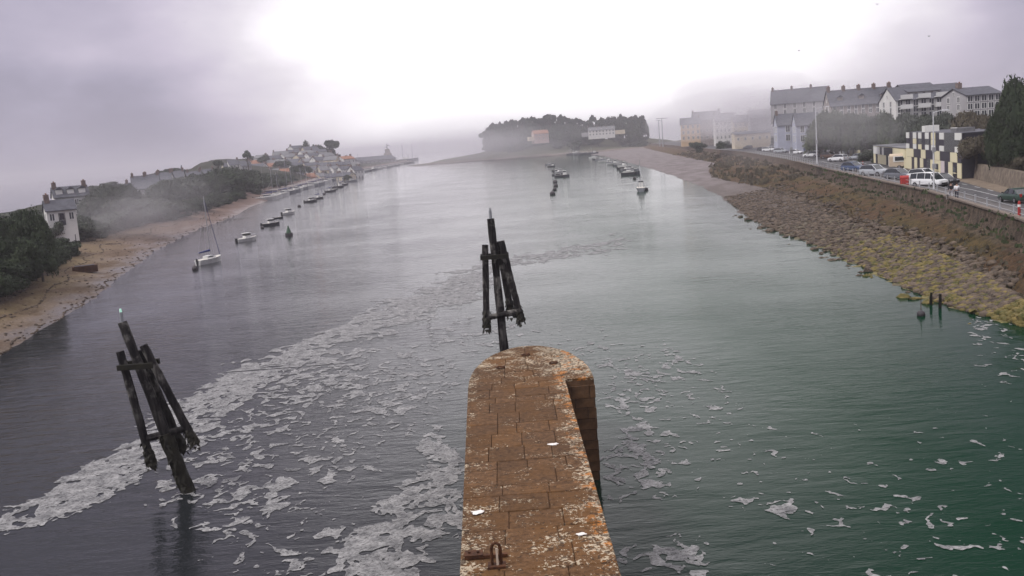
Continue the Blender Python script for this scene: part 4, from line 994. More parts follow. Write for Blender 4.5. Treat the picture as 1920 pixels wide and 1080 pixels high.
bx = [650, 718, 785, 822, 850, 895, 932, 1005, 1050, 1075]; bc = [pc, pd, pc, pd, pd, pc, pd, pc, pd]
for k in range(9): ck((bx[k] - 650) / 425, (bx[k + 1] - 650) / 425, .35, .57, bc[k])
gx_ = [650, 700, 726, 750, 776, 803, 832, 862, 905, 940, 965, 992, 1020, 1050, 1075]; gc = [pc, pd, pc, pd, pc, pd, pg, pc, pc, ppk, pd, pc, pd, pc]
for k in range(14): ck((gx_[k] - 650) / 425, (gx_[k + 1] - 650) / 425, 0.02, .35, gc[k], 'door' if gc[k] is pd and k in (1, 10) else 'panel')
for u0, u1, v0, v1, m_, nm in CK:
    w_, h_ = (u1 - u0) * BL - 0.05, (v1 - v0) * BH - 0.05
    MB().box((0, 0, 0), (w_, 0.12 if m_ not in (pg, pd) else 0.07, h_), m_).build(nm, t, ((u0 + u1) / 2 * BL, 0.0 if m_ not in (pg, pd) else 0.03, (v0 + v1) / 2 * BH))
for u in (0.62, 0.91): MB().box((0, -.1, 0), (1.6, .12, .9), glassm).box((0, -.16, -.5), (1.9, .2, .1), pc).build('window', t, (u * BL, 0, 0.2 * BH))
MB().box((0, 0, 0), (2.2, 2.2, 1.0), pw).build('rooftop_box', t, (0.3 * BL, 1.6, BH + 0.5)); MB().box((0, 0, 0), (3.2, 2.5, 0.6), RF['grey']).box((0, -1.2, .33), (3.3, .15, .1), framew).build('skylight', t, (0.8 * BL, 2, BH + 0.3))
# lower wing with shed, and the cream boundary wall
pC = P(1636, 305, QZ); dv2 = pA - pC; L2 = dv2.length; r2 = math.atan2(dv2.y, dv2.x); h2 = BH * 0.55
t = thing('low_wing', 'low cream and dark clad wing left of the chequered building', 'building', (pC.x, pC.y, QZ), r2)
MB().box((L2 / 2, 3.2, h2 / 2), (L2 - .3, 6, h2), pc).build('wall', t); MB().box((L2 / 2, 3.2, h2 + .06), (L2, 6.3, .12), RF['grey']).build('roof', t)
for u0, u1, m_ in ((.02, .22, pw), (.24, .3, pd), (.3, .36, pw), (.36, .6, pd), (.62, .95, pc)): MB().box((0, 0, 0), ((u1 - u0) * L2 - .06, .1, h2 * .42), m_).build('panel', t, ((u0 + u1) / 2 * L2, .14, h2 * .75))
for u in (.12, .45, .75): MB().box((0, 0, 0), (1.5, .1, 1.9), pd).build('door', t, (u * L2, .14, 1.0))
pD, pE = P(1594, 293, QZ), P(1633, 297, QZ); dv3 = pE - pD; 
t = MB().box((dv3.length / 2, 0, 1.0), (dv3.length, .3, 2.0), pc).box((dv3.length / 2, 0, 2.04), (dv3.length + .1, .42, .08), pw).build('boundary_wall', None, (pD.x, pD.y, QZ), (0, 0, math.atan2(dv3.y, dv3.x))); tag(t, 'low cream boundary wall left of the low wing', 'wall')
# retaining wall right
m = MB(); yy2 = np.arange(84, 133, 2.0)
m.loft([[(float(XB(v)) + .6, v, QZ), (float(XB(v)) + .95, v, QZ + 2.1), (float(XB(v)) + 1.7, v, QZ + 2.1), (float(XB(v)) + 1.7, v, QZ)] for v in yy2], mat('retaining_stone', (0.10, 0.08, 0.062), (0.22, 0.18, 0.14), 1.4, 0.9, 0.8, 3))
rw = m.build('retaining_wall'); tag(rw, 'rough stone retaining wall beyond the road at the right', 'wall')

# ================================================================ cars
tyre = mat('tyre_rubber', (0.012, 0.012, 0.013), None, rough=0.85); rimm = mat('wheel_rim', (0.35, 0.35, 0.37), None, rough=0.35, metal=0.8); plast = mat('black_plastic', (0.02, 0.02, 0.022), None, rough=0.6)
hl_m = mat('headlight_glass', (0.6, 0.62, 0.65), None, rough=0.15); tl_m = mat('tail_light', (0.35, 0.02, 0.02), None, rough=0.25)
carglass = mat('car_glass', (0.02, 0.025, 0.03), None, rough=0.06, spec=0.7)
def paint(n, c): return mat('paint_' + n, c, None, rough=0.28, spec=0.6)
PT = {'white': paint('white', (0.75, 0.76, 0.77)), 'silver': paint('silver', (0.38, 0.40, 0.43)), 'black': paint('black', (0.015, 0.016, 0.02)), 'grey': paint('grey', (0.13, 0.14, 0.16)), 'blue': paint('blue', (0.05, 0.08, 0.16)), 'brown': paint('brown', (0.10, 0.05, 0.03)), 'red': paint('red', (0.35, 0.03, 0.03)), 'green': paint('green', (0.02, 0.05, 0.035))}
WHM = {}
def carwheel(par, x, y, r):
    if r not in WHM:
        a = MB().tube((0, -.1, 0), (0, .1, 0), r, r, tyre, 16).mesh('wheel'); b = MB().tube((0, -.12, 0), (0, .12, 0), r * .62, r * .58, rimm, 10).mesh('rim'); WHM[r] = (a, b)
    w = link('wheel', WHM[r][0], par, (x, y, r)); link('rim', WHM[r][1], w); return w
STY = {  # length, width, profile: (x, beltheight, roofheight or None)
    'hatch': dict(L=4.0, W=1.72, body=[(-2.0, .35, .78), (-1.95, .25, .95), (-1.2, .22, .95), (.7, .22, .92), (1.25, .22, .86), (1.85, .25, .72), (2.0, .32, .58)], roof=[(-1.90, .95), (-1.55, 1.38), (-.6, 1.47), (.15, 1.42), (1.0, .90)]),
    'suv': dict(L=4.5, W=1.85, body=[(-2.25, .42, .95), (-2.2, .32, 1.08), (-1.2, .3, 1.08), (.8, .3, 1.05), (1.5, .3, 1.0), (2.1, .32, .9), (2.25, .4, .7)], roof=[(-2.15, 1.08), (-1.85, 1.58), (-.6, 1.68), (.25, 1.64), (1.05, 1.04)]),
    'van': dict(L=5.0, W=1.95, body=[(-2.5, .38, 1.1), (-2.48, .3, 1.15), (-1.2, .3, 1.15), (1.0, .3, 1.12), (1.8, .3, 1.0), (2.35, .32, .9), (2.5, .4, .6)], roof=[(-2.47, 1.15), (-2.4, 1.85), (-.5, 1.95), (.9, 1.88), (1.75, 1.05)]),
    'sedan': dict(L=4.4, W=1.75, body=[(-2.2, .38, .85), (-2.1, .28, .93), (-1.2, .25, .93), (.7, .25, .9), (1.35, .25, .84), (2.05, .28, .72), (2.2, .35, .55)], roof=[(-1.7, .93), (-.95, 1.36), (-.3, 1.42), (.25, 1.38), (1.1, .88)])}
def car(lab, x, y, rz, sty, col, group=None, z=QZ, s=1.0, rack=False):
    S = STY[sty]; Wd = S['W'] / 2; pt = PT[col]
    t = thing('parked_car' if sty != 'van' else 'parked_van', lab, 'car' if sty != 'van' else 'van', (x, y, z), rz, group); t.scale = (s, s, s)
    def ring(xx, lo, hi, w):
        return [(xx, -w * .92, lo), (xx, -w, lo + .12), (xx, -w, hi - .22), (xx, -w * .93, hi), (xx, w * .93, hi), (xx, w, hi - .22), (xx, w, lo + .12), (xx, w * .92, lo)]
    m = MB(); n = len(S['body']); m.loft([ring(a, b, c, Wd * (.86 if i in (0, n - 1) else (.96 if i in (1, n - 2) else 1))) for i, (a, b, c) in enumerate(S['body'])], pt); m.build('body', t)
    R = S['roof']; m = MB()
    def rr(a, b, k): return [(a, -Wd * k, b), (a, Wd * k, b)]
    ks = [.90, .76, .74, .76, .88]; zb = R[0][1]
    # greenhouse: glass band + painted roof and pillars
    g_ = MB(); base_z = lambda xx: np.interp(xx, [q[0] for q in S['body']], [q[2] for q in S['body']]) - 0.02
    rings = []
    for (a, b), k in zip(R, ks):
        bz = float(base_z(a)); rings.append([(a, -Wd * .92, bz), (a, -Wd * k, max(b, bz + .01)), (a, Wd * k, max(b, bz + .01)), (a, Wd * .92, bz)])
    g_.loft(rings, carglass); g_.build('windows', t)
    m = MB(); top = [(a, b, k) for (a, b), k in zip(R, ks)][1:4]
    m.loft([[(a, -Wd * k - .01, b - .04), (a, -Wd * k * .96, b + .035), (a, Wd * k * .96, b + .035), (a, Wd * k + .01, b - .04)] for a, b, k in top], pt)
    for sgn in (-1, 1):
        for (a, b), (c_, d_), k0, k1 in ((R[0], R[1], ks[0], ks[1]), (R[4], R[3], ks[4], ks[3])): m.tube((a, sgn * Wd * k0, float(base_z(a))), (c_, sgn * Wd * k1, d_), .05, .05, pt, 5)
        for xx in ((-.95, .1) if sty != 'van' else (-1.3, .0, 1.0)):
            rz_ = float(np.interp(xx, [q[0] for q in R], [q[1] for q in R])); m.tube((xx, sgn * Wd * .925, float(base_z(xx))), (xx, sgn * Wd * .765, rz_), .045, .045, pt if sty == 'van' else plast, 5)
    m.build('roof', t)
    wr = .31 if sty in ('hatch', 'sedan') else .35
    for sx in (-.31, .31):
        for sgn in (-1, 1): carwheel(t, sx * S['L'], sgn * (Wd - .09), wr)
    for sgn in (-1, 1):
        MB().box((S['L'] / 2 - .12, sgn * Wd * .62, S['body'][-1][2] + .06), (.2, .4, .16), hl_m).build('headlight', t)
        MB().box((-S['L'] / 2 + .04, sgn * Wd * .72, .82), (.1, .22, .3), tl_m).build('tail_light', t)
        MB().box((.85 if sty != 'van' else 1.45, sgn * (Wd + .08), 1.0), (.12, .16, .13), plast).build('mirror', t)
    MB().box((S['L'] / 2 - .03, 0, .48), (.1, 1.1, .2), plast).build('grille', t)
    if rack:
        m = MB()
        for sgn in (-1, 1): m.tube((-1.7, sgn * Wd * .7, R[2][1] + .1), (.3, sgn * Wd * .7, R[2][1] + .08), .03, .03, plast, 5)
        m.build('roof_rail', t)
    return t
def car_px(px, py, lab, sty, col, flip=0, **k):
    p = P(px, py, QZ); v = 1.0; h_ = math.atan2(-1.0, -(float(XQ(p.y + 3)) - float(XQ(p.y - 3))) / 6.0)   # heading along the quay toward the camera
    return car(lab, p.x, p.y, h_ + flip + k.pop('dr', 0), sty, col, **k)
G1 = 'cars parked along the quay'
car_px(1742, 350, 'large white van parked nose toward the two walkers', 'van', 'white', dr=0.62, group=None, s=0.95)
car_px(1733, 338, 'white estate car with roof rails mostly hidden behind the white van', 'suv', 'white', dr=0.6, group=G1, rack=True)
car_px(1686, 336, 'dark hatchback with a pale roof beside the red container', 'hatch', 'grey', dr=0.6, group=G1, s=1.1)
car_px(1640, 330, 'grey family car second to the left of the red container', 'suv', 'silver', dr=0.6, group=G1, s=1.1)
car_px(1601, 321, 'dark blue and silver hatchback by the railing, left of the grey family car', 'hatch', 'blue', dr=0.6, group=G1, s=1.15)
car_px(1571, 303, 'white off-road car with black wheels in the car park', 'suv', 'white', dr=PI + 0.75, group=G1)
car_px(1556, 297, 'dark brown car parked just left of the white off-road car', 'hatch', 'brown', dr=0.8, group=G1, s=1.1)
car_px(1568, 291, 'small white car behind the white off-road car', 'hatch', 'white', dr=0.8, group=G1)
car_px(1768, 347, 'black car parked behind the white van next to the walkers', 'hatch', 'black', dr=0.5, group=G1, s=1.05)
car_px(1905, 379, 'dark green old car driving at the right edge of the road', 'sedan', 'green', dr=PI + .2, s=1.0)
for px, py, c_, lb in ((1522, 295, 'white', 'white hatchback left of the tall lamp post'), (1493, 289, 'white', 'white estate car in the middle of the car park'), (1464, 287, 'silver', 'silver hatchback beside the white saloon'), (1441, 284, 'white', 'white saloon at the left of the near parked row'), (1478, 281, 'black', 'black car in the second row of the car park'), (1507, 284, 'blue', 'dark blue car between the two rows of the car park'), (1535, 286, 'grey', 'grey car behind the tall lamp post'), (1582, 289, 'silver', 'silver car close to the cream boundary wall'), (1402, 279, 'grey', 'grey car near the far end of the car park'), (1375, 274, 'white', 'tiny white car in the mist near the quayside houses'), (1345, 272, 'black', 'tiny dark car below the narrow-windowed white house'), (1320, 270, 'white', 'tiny pale car below the ochre quayside house'), (1422, 275, 'red', 'reddish car in the mist at the far parking row'), (1388, 278, 'silver', 'small silver car beside the grey one in the far row'), (1452, 277, 'white', 'white car in the far row under the blue-grey houses'), (1430, 283, 'black', 'black car left of the white saloon'), (1608, 299, 'silver', 'silver hatchback in front of the clipped bush')):
    car_px(px, py, lb, random.choice(('hatch', 'suv', 'sedan', 'hatch')), c_, dr=random.choice((0.85, PI + 0.85)), group=G1)

# ================================================================ street furniture
steel = MATS['galvanised']; rail_p = mat('railing_paint', (0.42, 0.43, 0.45), (0.3, 0.3, 0.31), 3, 0.6)
rl = thing('quay_railing', 'pale metal railing of thin posts and rails on the quay edge', 'railing', (0, 0, 0))
pm = MB().box((0, 0, .5), (.11, .11, 1.0), rail_p).box((0, 0, 1.02), (.15, .15, .05), rail_p).mesh('post')
yv = 74.0; prev = None
while yv < 330:
    q_ = (float(XQ(yv)) - 0.15, yv, QZ + .13); link('post', pm, rl, q_)
    if prev:
        for zz in (.42, .88):
            MB().tube((prev[0], prev[1], prev[2] + zz), (q_[0], q_[1], q_[2] + zz), .022, .022, rail_p, 6).build('rail', rl)
    prev = q_; yv += 4.2
def lamp_post(px, py, top, lab, arms=((1, 1.8),), boxes=(), r=.09):
    p = P(px, py, QZ); hh = z_for(px, top, p.y) - QZ
    t = thing('street_lamp', lab, 'lamp post', (p.x, p.y, QZ)); lampw = mat('pole_paint', (0.62, 0.63, 0.65), None, rough=.5)
    MB().tube((0, 0, 0), (0, 0, hh), r, r * .55, lampw, 8).build('pole', t)
    for s, ln in arms:
        MB().tube((0, 0, hh - .15), (s * ln * .75, 0, hh + .1), .05, .04, lampw, 6).build('arm', t); MB().box((s * ln, 0, hh + .1), (.8, .28, .14), lampw, taper=.8).build('lamp_head', t)
    for z_, w_ in boxes: MB().box((0, -.12, z_), (w_, .2, w_ * 1.4), rail_p).build('junction_box', t)
    return t
lamp_post(1532, 308, 202, 'tall white lamp post with one arm standing by the car park', ((1, 2.6),), ((5, .5),), .17)
lamp_post(1751, 357, 209, 'tall pale lamp post in front of the chequered building', ((1, 1.5),), ((5.0, .4), (3.0, .42)), .12)
lamp_post(1634, 291, 226, 'slim bare pole standing left of the low wing', (), (), .11)
lamp_post(1484, 297, 264, 'short pole with a sign cluster near the parked white cars', (), ((1.6, .9), (2.4, .8)), .09)
for px, base, top, y, lb in ((1236, 268, 226, 800, 'left of two tall hazy floodlight masts beyond the quay end'), (1242, 268, 222, 760, 'right of two tall hazy floodlight masts beyond the quay end')):
    x = at_depth(px, y, 250); zb = 2.0; zt = z_for(px, top, y); t = thing('floodlight_mast', lb, 'mast', (x, y, zb)); MB().tube((0, 0, 0), (0, 0, zt - zb), .45, .3, steel, 6).build('pole', t); MB().box((0, 0, zt - zb), (9 if 'right' in lb else 4, .5, .5), steel).build('crossbar', t)
# red container, red post, kiosk trailer
p = P(1696, 351, QZ); redm = mat('red_plastic', (0.42, 0.035, 0.03), (0.28, 0.03, 0.03), 3, .6); t = thing('red_container', 'bright red plastic container behind the railing', 'container', (p.x, p.y, QZ + .13), -.4); t.scale = (.82, .82, .95)
MB().box((0, 0, .62), (1.25, 1.0, 1.2), redm, taper=1.08).build('bin_body', t); MB().loft([[(x_, -.56, 1.24), (x_, .56, 1.24), (x_, .3, 1.48), (x_, -.3, 1.48)] for x_ in (-.68, .68)], redm).build('lid', t)
for s in (-1, 1): MB().box((s * .45, -.56, .6), (.12, .06, 1.0), mat('red_rib', (0.5, .06, .05), None)).build('rib', t)
p = P(1911, 412, QZ); t = thing('red_post', 'red and white marker post at the right edge of the quay', 'post', (p.x, p.y, QZ)); MB().tube((0, 0, 0), (0, 0, 1.5), .13, .12, redm).build('shaft', t); MB().tube((0, 0, 1.1), (0, 0, 1.3), .14, .14, framew).build('band', t); MB().tube((0, 0, 1.5), (0, 0, 1.6), .12, .05, redm).build('cap', t)
p = P(1618, 316, QZ); t = thing('red_post', 'thin red post in the railing beside the parked hatchback', 'post', (p.x, p.y, QZ)); MB().tube((0, 0, 0), (0, 0, 1.4), .09, .08, redm).build('shaft', t); MB().tube((0, 0, 1.0), (0, 0, 1.15), .095, .095, framew).build('band', t)
p = P(1693, 315, QZ); t = thing('kiosk_trailer', 'white and beige snack kiosk trailer with a rounded roof beside the cream wall', 'kiosk', (p.x, p.y, QZ), -.5)
beige = mat('kiosk_beige', (0.45, 0.36, 0.27), (0.52, 0.43, 0.33), 1, .8)
def arcring(x_): return [(x_, -1.1, .4), (x_, -1.1, 2.1)] + [(x_, -1.1 * math.cos(a), 2.1 + .55 * math.sin(a)) for a in np.linspace(.3, PI - .3, 6)] + [(x_, 1.1, 2.1), (x_, 1.1, .4)]
MB().loft([arcring(-2.2), arcring(2.2)], beige).build('body', t)
MB().box((0, 0, 0), (.08, 2.0, 1.9), framew).build('front_panel', t, (-2.25, 0, 1.4)); MB().box((0, 0, 0), (.06, 1.2, .7), carglass).build('window', t, (-2.31, 0, 1.8)); MB().box((0, 0, 0), (3.0, .06, 1.0), framew).build('serving_hatch', t, (0, -1.14, 1.7)); MB().box((0, 0, 0), (2.4, .05, .7), carglass).build('window', t, (0, -1.18, 1.75))
for sx in (-.5, .5): carwheel(t, sx, -1.0, .31); carwheel(t, sx, 1.0, .31)

# ================================================================ two walkers
skin = mat('skin', (0.45, 0.28, 0.21), None, rough=.6)
def person(px, py, lab, topc, legc, hairc, face, stride=.22, hgt=1.72):
    p = P(px, py, QZ + .13); t = thing('person', lab, 'person', (p.x, p.y, QZ + .13), face); s = hgt / 1.72; t.scale = (s, s, s)
    def skinned(name, vs, es, rs_, mt, root=0):
        me = bpy.data.meshes.new(name); me.from_pydata(vs, es, []); me.materials.append(mt); o = link(name, me, t)
        md = o.modifiers.new('skin', 'SKIN'); sv = me.skin_vertices[0].data
        for i, r in enumerate(rs_): sv[i].radius = (r, r) if not isinstance(r, tuple) else r
        sv[root].use_root = True; o.modifiers.new('sub', 'SUBSURF').levels = 1; o.modifiers['sub'].render_levels = 1; return o
    st = stride
    vs = [(0, 0, .95), (0, 0, 1.15), (0, 0, 1.38), (0, .01, 1.50), (0, -.02, 1.62), (0, -.02, 1.70),
          (.1, 0, .90), (.1, -st, .50), (.1, -st * .6, .08), (.1, -st * .6 - .15, .03), (-.1, 0, .90), (-.1, st * .3, .50), (-.1, st * 1.2, .10), (-.1, st * 1.2 - .14, .03),
          (.2, 0, 1.36), (.25, .08, 1.10), (.24, -.06, .88), (.24, -.12, .80), (-.2, 0, 1.36), (-.25, -.06, 1.10), (-.24, -.2, .90), (-.24, -.26, .83)]
    es = [(0, 1), (1, 2), (2, 3), (3, 4), (4, 5), (0, 6), (6, 7), (7, 8), (8, 9), (0, 10), (10, 11), (11, 12), (12, 13), (2, 14), (14, 15), (15, 16), (16, 17), (2, 18), (18, 19), (19, 20), (20, 21)]
    rs_ = [.09, .085, .09, .05, .095, .07, .06, .045, .038, .04, .06, .045, .038, .04, .04, .034, .03, .03, .04, .034, .03, .03]
    skinned('body', vs, es, rs_, skin)
    skinned('top', [vs[0], vs[1], vs[2], (0, 0, 1.44), vs[14], vs[15], (.245, -.02, .95), vs[18], vs[19], (-.245, -.14, .98)], [(0, 1), (1, 2), (2, 3), (2, 4), (4, 5), (5, 6), (2, 7), (7, 8), (8, 9)], [.165, .155, .165, .09, .085, .07, .055, .085, .07, .055], topc)
    skinned('trousers', [(0, 0, .98), (.1, 0, .88), vs[7], vs[8], (-.1, 0, .88), vs[11], vs[12]], [(0, 1), (1, 2), (2, 3), (0, 4), (4, 5), (5, 6)], [.15, .115, .08, .065, .115, .08, .065], legc)
    MB().loft([[(r * math.cos(a), r * math.sin(a) + .0, z) for a in np.linspace(0, 2 * PI, 9)[:-1]] for r, z in ((.095, 1.63), (.112, 1.70), (.09, 1.77), (.03, 1.80))], hairc).build('hair', t)
    return t
cl = lambda n, c: mat('cloth_' + n, c, None, rough=.9)
person(1783, 372, 'person in dark top and pale trousers walking beside the white van', cl('black', (.02, .02, .025)), cl('pale', (.42, .42, .45)), cl('darkhair', (.02, .015, .01)), 2.9)
person(1794, 373, 'person in white top and dark trousers walking right of the dark-topped companion', cl('white', (.75, .75, .76)), cl('dark', (.05, .05, .07)), cl('darkhair', (.02, .015, .01)), 2.7, .18)
p = P(1777, 374, QZ + .13); t = thing('dog', 'pale grey dog walking at the feet of the two walkers', 'dog', (p.x, p.y, QZ + .13), 2.6)
dm = cl('dogfur', (.38, .36, .35)); vs = [(0, -.35, .48), (0, 0, .44), (0, .32, .5), (0, .48, .62), (0, .62, .62), (0, .72, .58), (0, -.5, .52), (0, -.66, .66)]; es = [(0, 1), (1, 2), (2, 3), (3, 4), (4, 5), (0, 6), (6, 7)]; rs_ = [.11, .1, .13, .08, .075, .035, .04, .02]
for s in (-1, 1):
    o = len(vs); vs += [(s * .09, .3, .34), (s * .09, .30, .18), (s * .09, .32, .03)]; es += [(2, o), (o, o + 1), (o + 1, o + 2)]; rs_ += [.06, .035, .035]
    o = len(vs); vs += [(s * .09, -.3, .36), (s * .09, -.42, .2), (s * .09, -.38, .03)]; es += [(0, o), (o, o + 1), (o + 1, o + 2)]; rs_ += [.07, .035, .035]
me = bpy.data.meshes.new('body'); me.from_pydata(vs, es, []); me.materials.append(dm); o = link('body', me, t); o.modifiers.new('skin', 'SKIN')
for i, r in enumerate(rs_): me.skin_vertices[0].data[i].radius = (r, r)
me.skin_vertices[0].data[0].use_root = True; o.modifiers.new('sub', 'SUBSURF').levels = 1; o.modifiers['sub'].render_levels = 1
MB().box((.05, .47, .72), (.03, .05, .09), dm).box((-.05, .47, .72), (.03, .05, .09), dm).build('ears', t)

# ================================================================ boats
hw = mat('hull_white', (0.72, 0.72, 0.70), (0.6, 0.6, 0.58), 2, .4); hd = mat('hull_dark', (0.03, 0.035, 0.05), (0.05, 0.05, 0.06), 2, .45); hg = mat('hull_grey', (0.25, 0.26, 0.28), None, rough=.5); hb = mat('hull_blue', (0.06, 0.10, 0.2), None, rough=.4)
deck = mat('deck_cream', (0.6, 0.58, 0.52), (0.5, 0.47, 0.42), 3, .7); sailc = mat('sail_cover_blue', (0.03, 0.04, 0.14), None, rough=.8); alum = mat('alloy_mast', (0.45, 0.45, 0.47), None, rough=.35, metal=.5); antif = mat('antifouling', (0.05, 0.02, 0.02), None, rough=.7)
HM = {'white': hw, 'dark': hd, 'grey': hg, 'blue': hb}
def hull(par, L, B, F, mt):
    st = [(-.5, .62, .95), (-.4, .82, .95), (-.1, 1.0, .98), (.2, .88, 1.05), (.38, .52, 1.15), (.47, .18, 1.24), (.5, .02, 1.28)]
    m = MB(); m.loft([[(x * L, 0, -.28 * F), (x * L, -B / 2 * w * .7, 0.0), (x * L, -B / 2 * w, F * h_), (x * L, B / 2 * w, F * h_), (x * L, B / 2 * w * .7, 0.0)] for x, w, h_ in st], mt); m.build('hull', par)
    m = MB(); m.loft([[(x * L, -B / 2 * w * .9, F * h_ + .01), (x * L, B / 2 * w * .9, F * h_ + .01), (x * L, 0, F * h_ + .07)] for x, w, h_ in st], deck); m.build('deck', par)
    m = MB()
    for s in (-1, 1): m.path([(x * L, s * B / 2 * w, F * h_ + .03) for x, w, h_ in st], [.035] * 7, mt, 5)
    m.build('rubbing_strake', par)
def boat(lab, px, py, L, kind, col, rz, group, masth=None, name=None, top=None):
    L = L * (0.74 if group == GL else (0.62 if group == GC else (0.8 if group == GR else 1.0)))
    p = P(px, py, 0.0); t = thing(name or {'sail': 'sailing_boat', 'motor': 'motor_boat', 'dinghy': 'dinghy', 'fish': 'fishing_boat'}[kind], lab, 'boat', (p.x, p.y, 0), rz, group)
    B = L * (.34 if kind != 'dinghy' else .42); F = L * (.13 if kind != 'dinghy' else .14); hull(t, L, B, F, HM[col])
    if kind == 'sail':
        MB().loft([[(x * L, -B * w, F), (x * L, -B * w * .8, F + h_), (x * L, B * w * .8, F + h_), (x * L, B * w, F)] for x, w, h_ in ((-.15, .30, .42), (.05, .28, .45), (.26, .14, .18))], hw).build('cabin', t)
        for s in (-1, 1): MB().box((-.02 * L, s * B * .268, F + .26), (.22 * L, .03, .13), carglass).build('window', t)
        H_ = masth or L * 1.25; MB().tube((.08 * L, 0, F), (.08 * L, 0, H_), .075, .05, alum, 6).build('mast', t)
        MB().tube((.06 * L, 0, F + .95), (-.42 * L, 0, F + .9), .05, .05, alum, 6).build('boom', t); MB().tube((.05 * L, 0, F + 1.1), (-.40 * L, 0, F + 1.0), .17, .10, sailc, 8).build('sail_cover', t)
        m = MB(); m.tube((.49 * L, 0, F * 1.3), (.08 * L, 0, H_ * .97), .045, .03, sailc, 5); m.build('furled_jib', t)
        m = MB()
        for e_ in ((-.49 * L, 0, F), (.05 * L, B * .46, F), (.05 * L, -B * .46, F)): m.tube(e_, (.08 * L, 0, H_ * .97), .012, .012, alum, 4)
        m.build('rigging', t); MB().tube((-.5 * L - .12, 0, -.2), (-.5 * L - .12, 0, F + .25), .07, .14, plast, 6).build('outboard_motor', t)
    elif kind == 'motor':
        MB().box((.02 * L, 0, F + .42), (.30 * L, B * .62, .85), hw, taper=.85).build('cabin', t); MB().box((.02 * L, 0, F + .62), (.302 * L * .92, B * .60, .3), carglass, taper=.95).build('window', t); MB().box((.0 * L, 0, F + .9), (.34 * L, B * .66, .07), hw).build('cabin_roof', t)
        m = MB()
        for s in (-1, 1): m.path([(-.05 * L, s * B * .47, F + .45), (.3 * L, s * B * .33, F + .5), (.48 * L, 0, F + .6)], [.022] * 3, alum, 4)
        m.build('bow_rail', t); MB().box((-.53 * L, 0, F * .6), (.3, .35, F * 1.5), plast).build('outboard_motor', t); MB().tube((-.08 * L, 0, F + .9), (-.08 * L, 0, F + (masth or 1.8)), .025, .02, alum, 5).build('aerial', t)
    elif kind == 'fish':
        MB().box((.18 * L, 0, F + .8), (.22 * L, B * .55, 1.7), hw, taper=.9).build('wheelhouse', t); MB().box((.18 * L, 0, F + 1.25), (.222 * L * .92, B * .53, .45), carglass).build('window', t)
        MB().tube((-.1 * L, 0, F), (-.1 * L, 0, masth or L * .6), .09, .06, alum, 6).build('mast', t); MB().tube((-.1 * L, 0, (masth or L * .6) * .8), (-.45 * L, 0, (masth or L * .6) * .55), .05, .04, alum, 5).build('derrick', t)
        m = MB()
        for s in (-1, 1): m.tube((-.46 * L, s * B * .25, F), (-.46 * L, s * B * .25, F + 1.8), .06, .06, alum, 5)
        m.tube((-.46 * L, -B * .25, F + 1.8), (-.46 * L, B * .25, F + 1.8), .06, .06, alum, 5).build('gantry', t)
    else:
        for x_ in (-.2, .12): MB().box((x_ * L, 0, F * .9), (.12 * L, B * .8, .05), deck).build('thwart', t)
        MB().box((-.52 * L, 0, F * .7), (.18, .2, F * 1.3), plast).build('outboard_motor', t)
    return t
GC = 'boats moored in mid channel'; GR = 'small boats moored off the right sand flat'
GL = 'boats moored in a line off the left shore'
boat('white sailing yacht with blue sail cover moored nearest on the left', 393, 493, 6.9, 'sail', 'white', 1.2, GL, masth=z_for(380, 368, P(393, 493).y))
boat('white cabin motor boat next behind the nearest yacht', 463, 452, 5.6, 'motor', 'white', 0.9, GL)
boat('white and dark motor boat third along the left mooring line', 508, 423, 5.6, 'motor', 'dark', 0.7, GL)
boat('small dark dinghy tied just behind the third moored boat', 522, 410, 3.2, 'dinghy', 'dark', 0.5, GL)
boat('white motor boat with tall aerial, fourth along the left line', 541, 402, 6.0, 'motor', 'white', 1.0, GL, masth=3.2)
boat('dark-hulled motor boat before the small masted one', 583, 379, 6.0, 'motor', 'dark', 0.7, GL)
boat('small dark sailing boat with a short mast', 598, 373, 6.0, 'sail', 'dark', 1.0, GL, masth=8)
boat('slim dark sailing boat left of the dark cluster', 620, 360, 7.0, 'sail', 'dark', 0.8, GL, masth=12)
boat('little dark dinghy between two masted boats', 627, 356, 5.0, 'dinghy', 'dark', 0.8, GL)
boat('dark fishing boat with a square wheelhouse', 634, 352, 8.0, 'fish', 'dark', 0.7, GL)
boat('dark sailing boat with tall mast near the end of the left line', 643, 348, 8.0, 'sail', 'dark', 0.7, GL, masth=13)
boat('grey motor boat last and farthest in the left line', 659, 341, 9.0, 'motor', 'grey', 0.5, GL)
for k in range(20):
    px = 500 + k * 9.2; yb = float(np.interp(px, WL_X if False else [500, 555, 588, 638, 684], [376, 359, 350, 333, 323])) - 0.5
    boat('hazy white yacht with bare mast moored along the town quay', px, yb, random.uniform(7, 10), 'sail' if k % 3 else 'motor', random.choice(('white', 'white', 'grey')), random.uniform(.3, .9), 'yachts along the town quay', masth=random.uniform(9, 14))
for k in range(12):
    px = 672 + k * 8.6; yb = float(np.interp(px, [672, 741, 780], [325, 311.5, 304]))
    boat('tiny hazy boat moored along the far harbour mole', px, yb, random.uniform(9, 14), random.choice(('motor', 'fish', 'sail')), random.choice(('white', 'grey', 'dark')), random.uniform(.2, .9), 'boats along the far mole')
x = at_depth(765, 1400, 300); t = thing('tall_ship', 'hazy two-masted ship beyond the end of the harbour mole', 'ship', (x, 1400, 0), 0.1); hull(t, 30, 8, 3.5, hg)
for dx in (-7, 7): MB().tube((dx, 0, 3), (dx, 0, 24), .35, .2, hg, 6).build('mast', t)
MB().box((-3, 0, 4.5), (8, 4, 2.5), hw).build('deckhouse', t)
GC = 'boats moored in mid channel'
